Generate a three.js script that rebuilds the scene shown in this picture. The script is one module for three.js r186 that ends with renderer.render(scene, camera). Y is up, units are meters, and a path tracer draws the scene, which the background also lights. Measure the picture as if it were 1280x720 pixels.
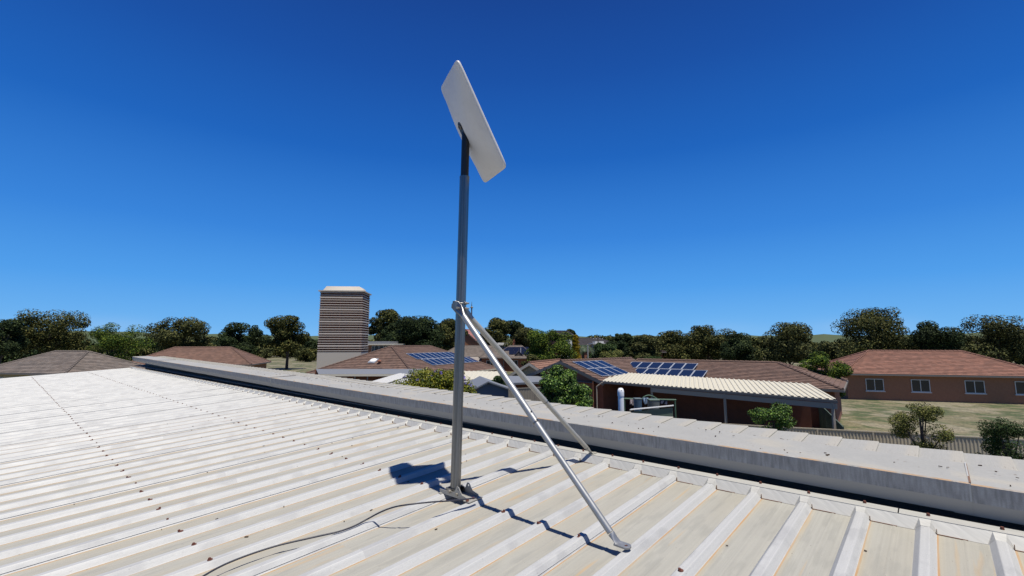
import * as THREE from 'three';
import { mergeGeometries, mergeVertices } from 'three/addons/utils/BufferGeometryUtils.js';
import { RoundedBoxGeometry } from 'three/addons/geometries/RoundedBoxGeometry.js';

// ---------------------------------------------------------------- camera, sky, sun, exposure
const EYE = 6.0, F = 580, HORIZON = 428;                 // eye height in metres; focal length and horizon in photo pixels
const PITCH = Math.atan((HORIZON - 360) / F);
const scene = new THREE.Scene();
const camera = new THREE.PerspectiveCamera(2 * Math.atan(360 / F) * 180 / Math.PI, 16 / 9, 0.05, 3000);
camera.position.set(0, EYE, 0);
camera.rotation.set(PITCH, 0, 0);
scene.add(camera);

const renderer = new THREE.WebGLRenderer({ antialias: true });
renderer.toneMapping = THREE.LinearToneMapping;
renderer.toneMappingExposure = 1.15;
renderer.shadowMap.enabled = true;

const S2L = c => { c /= 255; return c <= 0.04045 ? c / 12.92 : Math.pow((c + 0.055) / 1.055, 2.4); };
const SUN = new THREE.Vector3(0.1625, 0.961, 0.222).normalize();
{ // clear summer sky, paler toward the horizon
  const w = 512, h = 512, data = new Float32Array(w * h * 4);
  const stops = [[0, 132, 192, 244], [2, 112, 180, 241], [6.5, 82, 159, 235], [12.5, 58, 133, 219], [22, 33, 101, 190], [31, 28, 82, 166], [38.5, 26, 70, 148], [60, 20, 56, 124], [90, 16, 46, 108]]
    .map(([e, r, g, b]) => [e, S2L(r), S2L(g), S2L(b)]);
  for (let j = 0; j < h; j++) {
    const el = ((j + 0.5) / h - 0.5) * 180, e = Math.max(0, el);
    let k = 0; while (k < stops.length - 2 && stops[k + 1][0] < e) k++;
    const a = stops[k], b = stops[k + 1], t = Math.min(1, (e - a[0]) / (b[0] - a[0]));
    for (let i = 0; i < w; i++) {
      const az = (i + 0.5) / w * Math.PI * 2;
      const band = Math.exp(-Math.pow((e - 1.6) / 0.7, 2)) * Math.max(0, Math.sin(az * 9 + 1.1) * 0.6 + Math.sin(az * 23 + 0.4) * 0.4) * 0.12;   // thin far cirrus
      const o = (j * w + i) * 4;
      for (let c = 0; c < 3; c++) { const v = a[1 + c] + (b[1 + c] - a[1 + c]) * t; data[o + c] = (v + (0.8 - v) * band) / 1.15; }
      data[o + 3] = 1;
    }
  }
  const sky = new THREE.DataTexture(data, w, h, THREE.RGBAFormat, THREE.FloatType);
  sky.mapping = THREE.EquirectangularReflectionMapping; sky.magFilter = THREE.LinearFilter; sky.needsUpdate = true;
  scene.background = sky; scene.environment = sky;
}
const sun = new THREE.DirectionalLight(new THREE.Color(1.0, 0.955, 0.88), 5.0);
sun.position.copy(SUN).multiplyScalar(200); sun.castShadow = true; sun.shadow.mapSize.set(4096, 4096);
Object.assign(sun.shadow.camera, { left: -90, right: 90, top: 90, bottom: -90, near: 1, far: 500 });
scene.add(sun, sun.target); sun.target.position.set(0, 0, -40); sun.position.add(sun.target.position);

// ---------------------------------------------------------------- helpers
function rng(seed) { let s = seed >>> 0; return () => { s = (s + 0x6D2B79F5) | 0; let t = Math.imul(s ^ (s >>> 15), 1 | s); t = (t + Math.imul(t ^ (t >>> 7), 61 | t)) ^ t; return ((t ^ (t >>> 14)) >>> 0) / 4294967296; }; }
const V = (x, y, z) => new THREE.Vector3(x, y, z);
const CP = Math.cos(PITCH), SP = Math.sin(PITCH);
function rayDir(px, py) { const X = (px - 640) / F, Y = (360 - py) / F; return V(X, Y * CP + SP, -(CP - Y * SP)); }
function at(px, py, D) { const r = rayDir(px, py); return r.multiplyScalar(D / -r.z).add(V(0, EYE, 0)); }      // photo direction at forward distance D
const groundX = (px, D) => at(px, HORIZON, D).x;
const used = {};
function numbered(n) { if (!(n in used)) { used[n] = 0; return n; } used[n]++; return n + '_' + String(used[n]).padStart(3, '0'); }
function tag(o, label, category, group, kind) { o.userData.label = label; if (category) o.userData.category = category; if (group) o.userData.group = group; if (kind) o.userData.kind = kind; return o; }
function thing(name, label, category, pos = [0, 0, 0], turn = 0, group) {
  const o = new THREE.Group(); o.name = numbered(name); o.position.set(...pos); o.rotation.y = turn; scene.add(o); return tag(o, label, category, group);
}
function mesh(name, geos, mat, parent) {
  const g = Array.isArray(geos) ? (geos.length > 1 ? mergeGeometries(geos.map(x => { const y = x.index ? x.toNonIndexed() : x; for (const k of Object.keys(y.attributes)) if (!['position', 'normal', 'uv', 'color'].includes(k)) y.deleteAttribute(k); return y; })) : geos[0]) : geos;
  const m = new THREE.Mesh(g, mat); m.name = parent ? name : numbered(name); m.castShadow = m.receiveShadow = true; (parent || scene).add(m); return m;
}
function box(x0, x1, y0, y1, z0, z1) { const g = new THREE.BoxGeometry(x1 - x0, y1 - y0, z1 - z0); g.translate((x0 + x1) / 2, (y0 + y1) / 2, (z0 + z1) / 2); return g; }
function cyl(a, b, r0, r1 = r0, seg = 14, open = false) {
  const d = b.clone().sub(a), L = d.length(), g = new THREE.CylinderGeometry(r1, r0, L, seg, 1, open);
  g.translate(0, L / 2, 0); g.applyQuaternion(new THREE.Quaternion().setFromUnitVectors(V(0, 1, 0), d.normalize())); g.translate(a.x, a.y, a.z); return g;
}
function quadGeo(list) { // list of polygons (convex fans of Vector3), flat shaded
  const pos = [], uv = [];
  for (const p of list) for (let i = 1; i < p.length - 1; i++) for (const q of [p[0], p[i], p[i + 1]]) { pos.push(q.x, q.y, q.z); uv.push(q.x + q.z * 0.37, q.y + q.z * 0.61); }
  const g = new THREE.BufferGeometry(); g.setAttribute('position', new THREE.Float32BufferAttribute(pos, 3)); g.setAttribute('uv', new THREE.Float32BufferAttribute(uv, 2)); g.computeVertexNormals(); return g;
}
const M = {};
const mat = (r, g, b, rough = 0.8, metal = 0, extra = {}) => { const m = new THREE.MeshStandardMaterial({ roughness: rough, metalness: metal, side: THREE.DoubleSide, ...extra }); m.color.setRGB(r, g, b); return m; };

// value noise for textures
function makeNoise(seed) {
  const r = rng(seed), T = new Float32Array(65536); for (let i = 0; i < 65536; i++) T[i] = r();
  const n = (x, y) => { const xi = Math.floor(x), yi = Math.floor(y), fx = x - xi, fy = y - yi, sx = fx * fx * (3 - 2 * fx), sy = fy * fy * (3 - 2 * fy); const q = (a, b) => T[((a & 255) + ((b & 255) << 8))]; const a = q(xi, yi), b = q(xi + 1, yi), c = q(xi, yi + 1), d = q(xi + 1, yi + 1); return a + (b - a) * sx + (c - a) * sy + (a - b - c + d) * sx * sy; };
  const fbm = (x, y, o = 4) => { let s = 0, a = 0.5, t = 0; for (let i = 0; i < o; i++) { s += n(x, y) * a; t += a; x *= 2.03; y *= 2.03; a *= 0.5; } return s / t; };
  return { n, fbm };
}
const NZ = makeNoise(11);
const L2S = v => Math.max(0, Math.min(255, 255 * (v <= 0.0031308 ? v * 12.92 : 1.055 * Math.pow(v, 1 / 2.4) - 0.055)));
function texture(w, h, fn, srgb = true, repeat = true) {
  const d = new Uint8Array(w * h * 4);
  for (let j = 0; j < h; j++) for (let i = 0; i < w; i++) { const c = fn((i + 0.5) / w, (j + 0.5) / h), o = (j * w + i) * 4; for (let k = 0; k < 3; k++) d[o + k] = srgb ? L2S(c[k]) : Math.max(0, Math.min(255, c[k] * 255)); d[o + 3] = 255; }
  const t = new THREE.DataTexture(d, w, h, THREE.RGBAFormat); t.magFilter = THREE.LinearFilter; t.minFilter = THREE.LinearMipmapLinearFilter; t.generateMipmaps = true;
  if (srgb) t.colorSpace = THREE.SRGBColorSpace; if (repeat) t.wrapS = t.wrapT = THREE.RepeatWrapping; t.needsUpdate = true; return t;
}
const mix = (a, b, t) => a.map((v, i) => v + (b[i] - v) * t);
const clamp = (v, a = 0, b = 1) => Math.max(a, Math.min(b, v));
const smooth = (a, b, v) => { const t = clamp((v - a) / (b - a)); return t * t * (3 - 2 * t); };

// ---------------------------------------------------------------- ground
{
  const t = texture(512, 512, (u, v) => { const a = NZ.fbm(u * 14, v * 14, 5), b = 0.5 * NZ.n(u * 250, v * 250) + 0.5 * NZ.n(u * 90, v * 90), c = NZ.fbm(u * 5 + 40, v * 5); return mix(mix([0.06, 0.075, 0.025], [0.15, 0.13, 0.07], smooth(0.35, 0.65, a)), [0.22, 0.19, 0.13], smooth(0.52, 0.7, c) * 0.7).map(x => x * (0.45 + b * 1.1)); });
  t.repeat.set(280, 280);
  const g = new THREE.PlaneGeometry(3600, 3600); g.rotateX(-Math.PI / 2);
  const m = mesh('ground', g, mat(1, 1, 1, 0.95, 0, { map: t })); tag(m, 'dry suburban ground of grass and bare earth', null, null, 'structure');
  // far wooded rise behind the suburb
  const seg = 160, hp = [];
  for (let i = 0; i < seg; i++) for (const [k] of [[0]]) {
    const row = [];
    for (let q = i; q <= i + 1; q++) { const a = -1.15 + 2.3 * q / seg, hgt = 10 + 7 * NZ.fbm(q * 0.09, 3.3) + 2.2 * NZ.n(q * 0.8, 9); row.push([Math.sin(a) * 520, -0.5, -Math.cos(a) * 520], [Math.sin(a) * 600, hgt, -Math.cos(a) * 600]); }
    hp.push([V(...row[0]), V(...row[2]), V(...row[3]), V(...row[1])]);
  }
  const hm = mesh('hills', quadGeo(hp), mat(0.055, 0.075, 0.03, 0.95)); tag(hm, 'low wooded rise on the skyline', null, null, 'structure');
}

// ---------------------------------------------------------------- the metal roof in front: frame (u along ribs, n off the sheet, -v across)
const RH = 0.82989;
const RU = V(0.671134, 0.064863, -0.738493), RV = V(-0.740071, 0.000447, -0.672529), RN = V(-0.043292, 0.997894, 0.048303);
const RW = RV.clone().negate();
const roofMatrix = new THREE.Matrix4().makeBasis(RU, RN, RW);
const onRoof = (u, n, v) => V(0, EYE, 0).addScaledVector(RU, u).addScaledVector(RN, n - RH).addScaledVector(RV, v);
function roofThing(name, label, category, u, n, v, group) { const o = thing(name, label, category, [0, 0, 0], 0, group); o.quaternion.setFromRotationMatrix(roofMatrix); o.position.copy(onRoof(u, n, v)); return o; }
const FOOT = 1.5726, PITCHV = 0.19;                       // near foot of rib 0, rib spacing
const RIB = { h: 0.0215, side: 0.017, top: 0.025 };
const U0 = -3.2, UEND = 2.295, VMIN = -3.7, VMAX = 15.6;

// sheet texture: across one sheet of four ribs (v'), along 6 m (u)
const RB = RIB.side * 2 + RIB.top;                        // width of a rib at its foot
function sheetTextures(seed) {
  const N = makeNoise(seed), col = (a, b) => {
    const vp = a * 0.76, u = b * 6, k = Math.floor(vp / 0.19), x = vp - k * 0.19;             // x: 0 at near foot of rib
    const fine = N.n(vp * 2600, u * 420), streak = N.fbm(vp * 300 + seed, u * 2.2, 3), blot = N.fbm(vp * 16, u * 8 + seed, 4), cloud = N.fbm(vp * 5 + 7, u * 1.6, 2);
    let c;
    if (x < RB) {                                                                                // rib: cleaner metal with patchy grime
      c = mix([0.36, 0.36, 0.346], [0.475, 0.472, 0.452], streak * 0.5 + fine * 0.3 + blot * 0.2);
      c = mix(c, [0.31, 0.308, 0.30], smooth(0.55, 0.72, blot) * 0.5);
    } else {
      c = mix([0.272, 0.263, 0.228], [0.365, 0.353, 0.303], blot * 0.4 + streak * 0.6);
      c = mix(c, [0.32, 0.285, 0.215], smooth(0.4, 0.75, cloud) * 0.35);
      c = mix(c, [0.24, 0.235, 0.205], smooth(0.52, 0.76, N.fbm(vp * 46 + 5, u * 9 + seed, 3)) * 0.38);
      const rf = 0.19 - x;                                                                       // rust tide line at the foot of the next rib
      const wv = 0.0035 + 0.0035 * N.fbm(u * 5, k * 9.1 + seed, 3);
      if (rf < 0.022) c = mix(c, [0.42, 0.33, 0.19], (1 - rf / 0.022) * 0.5 * clamp(N.fbm(u * 3, k * 5 + 31, 3) * 1.7 - 0.2));
      if (rf < wv) c = mix(c, [0.37, 0.20, 0.08], 0.8 * clamp(0.1 + 1.3 * N.fbm(u * 6, k * 3.7 + seed, 3)));
      const drip = N.fbm(vp * 40 + 17, u * 2.6 + seed * 3, 3); if (drip > 0.74) c = mix(c, [0.44, 0.27, 0.10], (drip - 0.74) * 3);
    }
    const sp = N.n(vp * 420 + 3, u * 420 + 9); if (sp > 0.985) c = mix(c, [0.06, 0.05, 0.045], 0.7);
    const f = 0.94 + 0.12 * fine; return c.map(q => q * f);
  };
  const map = texture(1024, 1536, col);
  const rm = texture(512, 256, (a, b) => { const vp = a * 0.76, x = vp % 0.19, rib = x < RB, nn = N.fbm(vp * 60, b * 90, 2); return [0, rib ? 0.56 + 0.14 * nn : 0.66 + 0.2 * nn, rib ? 0.1 : 0.03]; }, false);
  return new THREE.MeshStandardMaterial({ map, roughnessMap: rm, metalnessMap: rm, roughness: 1, metalness: 1, side: THREE.DoubleSide });
}
const sheetMats = [sheetTextures(3), sheetTextures(29)];
function oneRib(f, y0, b = 0.0028) { const r = RIB; return [[f, y0], [f + 0.0014, y0 + 0.0026], [f + r.side - b * 0.5, r.h - b * 0.75], [f + r.side - b * 0.05, r.h - b * 0.28], [f + r.side + b * 0.45, r.h - b * 0.04], [f + r.side + b, r.h], [f + r.side + r.top * 0.5, r.h - 0.0008], [f + r.side + r.top - b, r.h], [f + r.side + r.top, r.h - b * 0.3], [f + r.side + r.top + b * 0.5, r.h - b * 0.75], [f + RB - 0.0014, 0.0026], [f + RB, 0]]; }
const panPart = f => [[f + 0.112, 0], [f + 0.1145, 0.0014], [f + 0.1215, 0.0014], [f + 0.124, 0]];
function ribProfile() { // [v', n] across a sheet, v' rising away from the camera: the lapping half rib, three ribs, then the rib that goes under the next sheet
  const r = RIB, o = 0.0032, p = [[r.side * 0.42 - o - 0.0015, r.h * 0.36], [r.side * 0.45 - o, r.h * 0.42], [r.side - 0.0014 - o * 0.8, r.h - 0.0005], [r.side - o * 0.4, r.h + 0.0018], [r.side + 0.001, r.h + 0.0028], [r.side + r.top * 0.5, r.h + 0.002], [r.side + r.top - 0.002, r.h + 0.0028], [r.side + r.top + 0.001, r.h + 0.0012], [RB - 0.0008, 0.0032], [RB + 0.0008, 0]];
  p.push(...panPart(0));
  for (let k = 1; k < 4; k++) p.push(...oneRib(k * 0.19, 0), ...panPart(k * 0.19));
  p.push(...oneRib(0.76, 0).slice(0, 9));
  return p;
}
function sheetGeometry(profile, ua, ub, uvOff) {
  const nu = 14, pos = [], uv = [], idx = [], n = profile.length;
  for (let j = 0; j <= nu; j++) for (let i = 0; i < n; i++) { const u = ua + (ub - ua) * j / nu, [x, y] = profile[i]; pos.push(u, y + 0.0005 * Math.sin(u * 3.1 + i * 0.2), -x); uv.push(x / 0.76, (u + uvOff) / 6); }
  for (let j = 0; j < nu; j++) for (let i = 0; i < n - 1; i++) { const a = j * n + i, b = a + 1, c = a + n, d = c + 1; idx.push(a, c, b, b, c, d); }
  const g = new THREE.BufferGeometry(); g.setAttribute('position', new THREE.Float32BufferAttribute(pos, 3)); g.setAttribute('uv', new THREE.Float32BufferAttribute(uv, 2)); g.setIndex(idx); g.computeVertexNormals(); return g;
}
const roof = roofThing('metal_roof', 'low pitched ribbed metal roof of weathered zinc sheets with a raised capping along its top', 'roof', 0, 0, 0);
{
  // lap ribs are ribs -9, -5, -1, 3 ...; each sheet runs from a lap rib away from the camera
  const prof = ribProfile(), first = sheetGeometry(prof, U0, UEND, 3.3), second = sheetGeometry(prof, U0, UEND, 5.1);
  let s = 0;
  for (let v = FOOT + PITCHV - 0.76 * 7; v < VMAX - 0.7; v += 0.76, s++) { const m = mesh('roof_sheet', s % 2 ? first : second, sheetMats[(s * 7 + 1) % 3 === 0 ? 1 : 0], roof); m.position.z = -v; }
  // joints at the lap ribs: the free edge of the upper sheet
  // upturned pan ends, flashing strip, sealant
  const grain = texture(512, 512, (u, v) => { const a = NZ.fbm(u * 6, v * 40, 4), b = NZ.n(u * 200, v * 200); return mix([0.37, 0.362, 0.335], [0.47, 0.458, 0.41], a).map(x => x * (0.92 + 0.16 * b)); });
  M.flashing = mat(1, 1, 1, 0.55, 0.15, { map: grain });
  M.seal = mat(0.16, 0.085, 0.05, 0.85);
  const pan = new THREE.BufferGeometry();
  { const z0 = -(0.19 - 0.002), z1 = -(RB + 0.003), t = 0.0012; const P = [V(UEND - 0.03, 0.001, z1), V(UEND - 0.03, 0.001, z0), V(UEND + 0.004, 0.036, z0 - 0.016), V(UEND + 0.004, 0.036, z1 + 0.016), V(UEND + 0.006, 0.036, z0 - 0.016), V(UEND + 0.006, 0.036, z1 + 0.016)]; pan.copy(quadGeo([[P[0], P[1], P[2], P[3]], [P[3], P[2], P[4], P[5]]])); }
  const bead = mergeGeometries([box(UEND - 0.034, UEND - 0.0298, 0.0005, 0.0026, -0.188, -0.11), box(UEND - 0.034, UEND - 0.027, 0.001, 0.018, -0.1905, -0.1885)]);
  const SE = UEND + 0.004, SB = UEND - 0.03, stopEnd = quadGeo([[V(SB, RIB.h, -RIB.side), V(SB, RIB.h, -RB + RIB.side), V(SE, 0.0362, -RB + 0.013), V(SE, 0.0362, -0.013)], [V(SB, 0, 0), V(SB, RIB.h, -RIB.side), V(SE, 0.0362, -0.013), V(SB + 0.003, 0.001, 0.002)], [V(SB, 0, -RB), V(SB, RIB.h, -RB + RIB.side), V(SE, 0.0362, -RB + 0.013), V(SB + 0.003, 0.001, -RB - 0.003)]]);
  for (let k = -70; k < 26; k++) {
    const f = FOOT - k * PITCHV; if (f < VMIN + 0.1 || f > VMAX - 0.2) continue;
    mesh('upturned_pan', pan, M.flashing, roof).position.z = -f;
    mesh('sealant_bead', bead, M.seal, roof).position.z = -f;
    mesh('rib_stop', stopEnd, M.flashing, roof).position.z = -f;
  }
  for (let v = VMIN; v < VMAX; v += 3.86) {
    const g = box(UEND + 0.004, 2.352, 0.0365, 0.0385, -Math.min(v + 3.856, VMAX), -v), l = box(2.3505, 2.3523, 0.004, 0.0365, -Math.min(v + 3.856, VMAX), -v);
    mesh('edge_flashing', [g, l], M.flashing, roof);
  }
  // raised capping: fascia, kicked back return, flat top; dark slot below
  const capTex = texture(1024, 512, (u, v) => { const a = NZ.fbm(u * 60, v * 14, 4), b = NZ.n(u * 500, v * 300), c = NZ.fbm(u * 9 + 3, v * 5, 3); let q = mix([0.275, 0.27, 0.248], [0.345, 0.335, 0.302], a * 0.4 + c * 0.6); q = mix(q, [0.37, 0.335, 0.265], smooth(0.5, 0.72, c) * 0.5); if (NZ.n(u * 130 + 5, v * 60) > 0.965) q = [0.16, 0.13, 0.10]; return q.map(x => x * (0.93 + 0.14 * b)); });
  const fasciaTex = texture(1024, 128, (u, v) => { const a = 0.6 * NZ.fbm(u * 240, v * 1.6, 2) + 0.4 * NZ.fbm(u * 70 + 9, v * 0.9, 2), b = NZ.n(u * 500, v * 60), c = NZ.fbm(u * 8, v * 1.5 + 8, 2); let q = mix([0.20, 0.19, 0.17], [0.44, 0.42, 0.38], clamp(a * 1.5 - 0.25) * 0.7 + c * 0.3); if (v > 0.93) q = mix(q, [0.42, 0.25, 0.12], 0.8 * smooth(0.3, 0.6, NZ.fbm(u * 40, 2))); return q.map(x => x * (0.9 + 0.2 * b)); });
  M.capTop = mat(1, 1, 1, 0.7, 0, { map: capTex }); M.fascia = mat(1, 1, 1, 0.75, 0, { map: fasciaTex }); M.slot = mat(0.20, 0.195, 0.185, 0.9);
  M.capReturn = mat(0.32, 0.31, 0.285, 0.75);
  function uvq(p, us, vs) { const g = quadGeo([p]); const uv = g.attributes.uv; const q = [[us[0], vs[0]], [us[1], vs[0]], [us[1], vs[1]], [us[0], vs[0]], [us[1], vs[1]], [us[0], vs[1]]]; q.forEach((e, i) => uv.setXY(i, ...e)); return g; }
  const capN = v => 0.0083 * (v - 2.26);
  const seams = [VMIN, -0.05, 3.18, 6.4, 9.6, 12.7, VMAX];
  for (let i = 0; i < seams.length - 1; i++) {
    const a = seams[i], b = seams[i + 1] + (i < seams.length - 2 ? 0.05 : 0), lift = i % 2 ? 0.0035 : 0, out = i % 2 ? 0.003 : 0;
    const na = capN(a) + lift, nb = capN(b) + lift, uf = 2.372 - out;
    const part = mesh('capping', uvq([V(uf + 0.004, 0.186 + na, -a), V(uf + 0.004, 0.186 + nb, -b), V(2.70, 0.172 + nb, -b), V(2.70, 0.172 + na, -a)], [a / 3, b / 3], [0, 0.33]), M.capTop, roof);
    mesh('fascia', [uvq([V(uf, 0.120 + na, -a), V(uf, 0.120 + nb, -b), V(uf - 0.001, 0.182 + nb, -b), V(uf - 0.001, 0.182 + na, -a)], [a / 1.3, b / 1.3], [0, 0.92]), uvq([V(uf - 0.001, 0.182 + na, -a), V(uf - 0.001, 0.182 + nb, -b), V(uf + 0.004, 0.186 + nb, -b), V(uf + 0.004, 0.186 + na, -a)], [a / 3, b / 3], [0.94, 0.99])], M.fascia, part);
    mesh('drip_return', quadGeo([[V(uf, 0.120 + na, -a), V(uf, 0.120 + nb, -b), V(uf + 0.022, 0.066 + nb, -b), V(uf + 0.022, 0.066 + na, -a)]]), M.capReturn, part);
    if (i > 0) mesh('seam_gap_strip', (() => { const g = box(uf + 0.002, 2.69, 0, 0.0016, -a - 0.003, -a + 0.003); g.translate(-uf, 0, 0); g.rotateZ(-0.0427); g.translate(uf, 0.1862 + na, 0); return g; })(), M.seal, part);  // dark strip along the seam, shade of its gap put into the colour
    if (i % 2) mesh('end_lip', [box(uf - 0.0012, uf + 0.003, 0.120 + na, 0.183 + na, -a - 0.004, -a + 0.001), (() => { const g = box(uf, 2.7, -0.0005, 0.002, -a - 0.004, -a + 0.001); g.rotateZ(-0.03); g.translate(0.004, 0.2555 + na, 0); return g; })()], M.flashing, part);
  }
  mesh('capping_upstand', [box(2.64, 2.66, -0.26, 0.15, -VMAX, -VMIN), box(2.31, 2.66, -0.27, -0.26, -VMAX, -VMIN), box(2.335, 2.349, -0.26, 0.0, -VMAX, -VMIN), box(2.405, 2.64, 0.060, 0.064, -VMAX, -VMIN)], M.slot, roof);
  // the roof beyond the capping: narrow interlocking pans, each tipped a little so that its far end steps
  const pr = rng(8), pv = 0.152;
  const panGeo = (() => { const g = sheetGeometry([[0, 0.001], [0.002, 0.0062], [0.006, 0.0068], [0.05, 0.005], [0.1, 0.003], [0.152, 0.001]], 2.66, 2.985, 0.4); return g; })();
  M.rear = mat(1, 1, 1, 0.7, 0, { map: capTex });
  for (let v = VMIN; v < VMAX - 0.2; v += pv) { const m = mesh('rear_roof_pan', panGeo, M.rear, roof); m.position.set(0, 0.1505 + capN(v) + (pr() - 0.5) * 0.0006, -v); }
  M.rearEdge = mat(0.2, 0.195, 0.18, 0.8);
  { const g = box(2.955, 2.978, -0.35, 0.1475, -VMAX, -VMIN); const p = g.attributes.position; for (let i = 0; i < p.count; i++) if (p.getY(i) > 0) p.setY(i, 0.1475 + capN(-p.getZ(i))); mesh('rear_fascia', g, M.rearEdge, roof); }
  // screws with rusted washers, one on each rib along the purlin lines
  const sc = [], r = rng(5);
  for (const us of [-2.28, -1.345, -0.41, 0.52, 1.453]) for (let k = -70; k < 26; k++) {
    const f = FOOT - k * PITCHV; if (f < VMIN + 0.1 || f > VMAX - 0.2 || (us > 1 && (k === 4 || k === -1 || k === 0))) continue;
    const w = new THREE.CylinderGeometry(0.0085, 0.009, 0.002, 10), hx = new THREE.CylinderGeometry(0.0045, 0.0052, 0.006, 6); w.translate(0, 0.001, 0); hx.translate(0, 0.005, 0);
    for (const g of [w, hx]) { g.translate(us + (r() - 0.5) * 0.012, RIB.h, -(f + RIB.side + RIB.top / 2 + (r() - 0.5) * 0.004)); sc.push(g); }
  }
  for (let k = -70; k < 26; k++) { const f = FOOT - k * PITCHV; if (f < VMIN + 0.1 || f > VMAX - 0.2) continue; const hx = new THREE.CylinderGeometry(0.005, 0.006, 0.009, 6); hx.translate(2.335 + (r() - 0.5) * 0.014, 0.043, -(f + 0.02)); sc.push(hx); }
  M.rustScrew = mat(0.13, 0.045, 0.028, 0.8, 0.2);
  const sm = mesh('roof_screws', sc, M.rustScrew, roof); sm.userData.kind = 'stuff';
  // body of the building
  const wl = []; const cA = [[U0, VMIN], [2.95, VMIN], [2.95, VMAX], [U0, VMAX]];
  wl.push(box(U0 + 0.02, 2.94, -0.6, -0.28, -VMAX + 0.02, -VMIN - 0.02));
  mesh('roof_frame', wl, mat(0.12, 0.11, 0.10, 0.9), roof);
  const c = onRoof((U0 + 3.1) / 2, -0.5, (VMIN + VMAX) / 2), inv = roof.quaternion.clone().invert();
  const q = cA.map(([u, v]) => onRoof(u * 0.98, -0.45, v * 0.98)), polys = [];
  for (let i = 0; i < 4; i++) { const a = q[i], b = q[(i + 1) % 4]; polys.push([a, b, V(b.x, 0, b.z), V(a.x, 0, a.z)]); }
  const wg = quadGeo(polys); wg.translate(-roof.position.x, -roof.position.y, -roof.position.z); wg.applyQuaternion(inv); wg.computeVertexNormals();
  mesh('wall', wg, mat(0.32, 0.25, 0.19, 0.9), roof);
}

// ---------------------------------------------------------------- mast with braces and hinged base
const galvTex = (seed, lo, hi, sx, sy) => { const N = makeNoise(seed); return texture(256, 512, (u, v) => { const a = N.fbm(u * sx, v * sy, 4), b = N.n(u * 120, v * 160), c = N.fbm(u * 34, v * 3, 3); return mix(lo, hi, a * 0.5 + c * 0.5).map(x => x * (0.92 + 0.16 * b)); }); };
M.galv = mat(1, 1, 1, 0.36, 0.95, { map: galvTex(41, [0.05, 0.05, 0.048], [0.38, 0.375, 0.36], 14, 3) });
M.galvBright = mat(1, 1, 1, 0.5, 0.72, { map: galvTex(43, [0.24, 0.245, 0.245], [0.40, 0.405, 0.40], 9, 20) });
M.galvWarm = mat(1, 1, 1, 0.55, 0.45, { map: galvTex(47, [0.34, 0.325, 0.28], [0.50, 0.48, 0.42], 5, 12) });
M.blackTube = mat(0.012, 0.0125, 0.014, 0.42, 0.1);
M.bolt = mat(0.36, 0.33, 0.27, 0.45, 0.6);
const MU = 1.462, MV = 1.732, MD = 2.283;
const mastBase = onRoof(MU, RIB.h + 0.015, MV), mastJoint = at(580.7, 222, MD), mastDir = mastJoint.clone().sub(mastBase).normalize();
const JOINT = mastJoint.distanceTo(mastBase), CLAMP = at(577, 384, MD).y - mastBase.y;
const onMast = h => mastBase.clone().addScaledVector(mastDir, h);
const mast = thing('antenna_mast', 'galvanised steel antenna mast with two long braces bolted to the ribbed metal roof', 'mast', mastBase.toArray());
const loc = p => p.clone().sub(mastBase);
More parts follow.
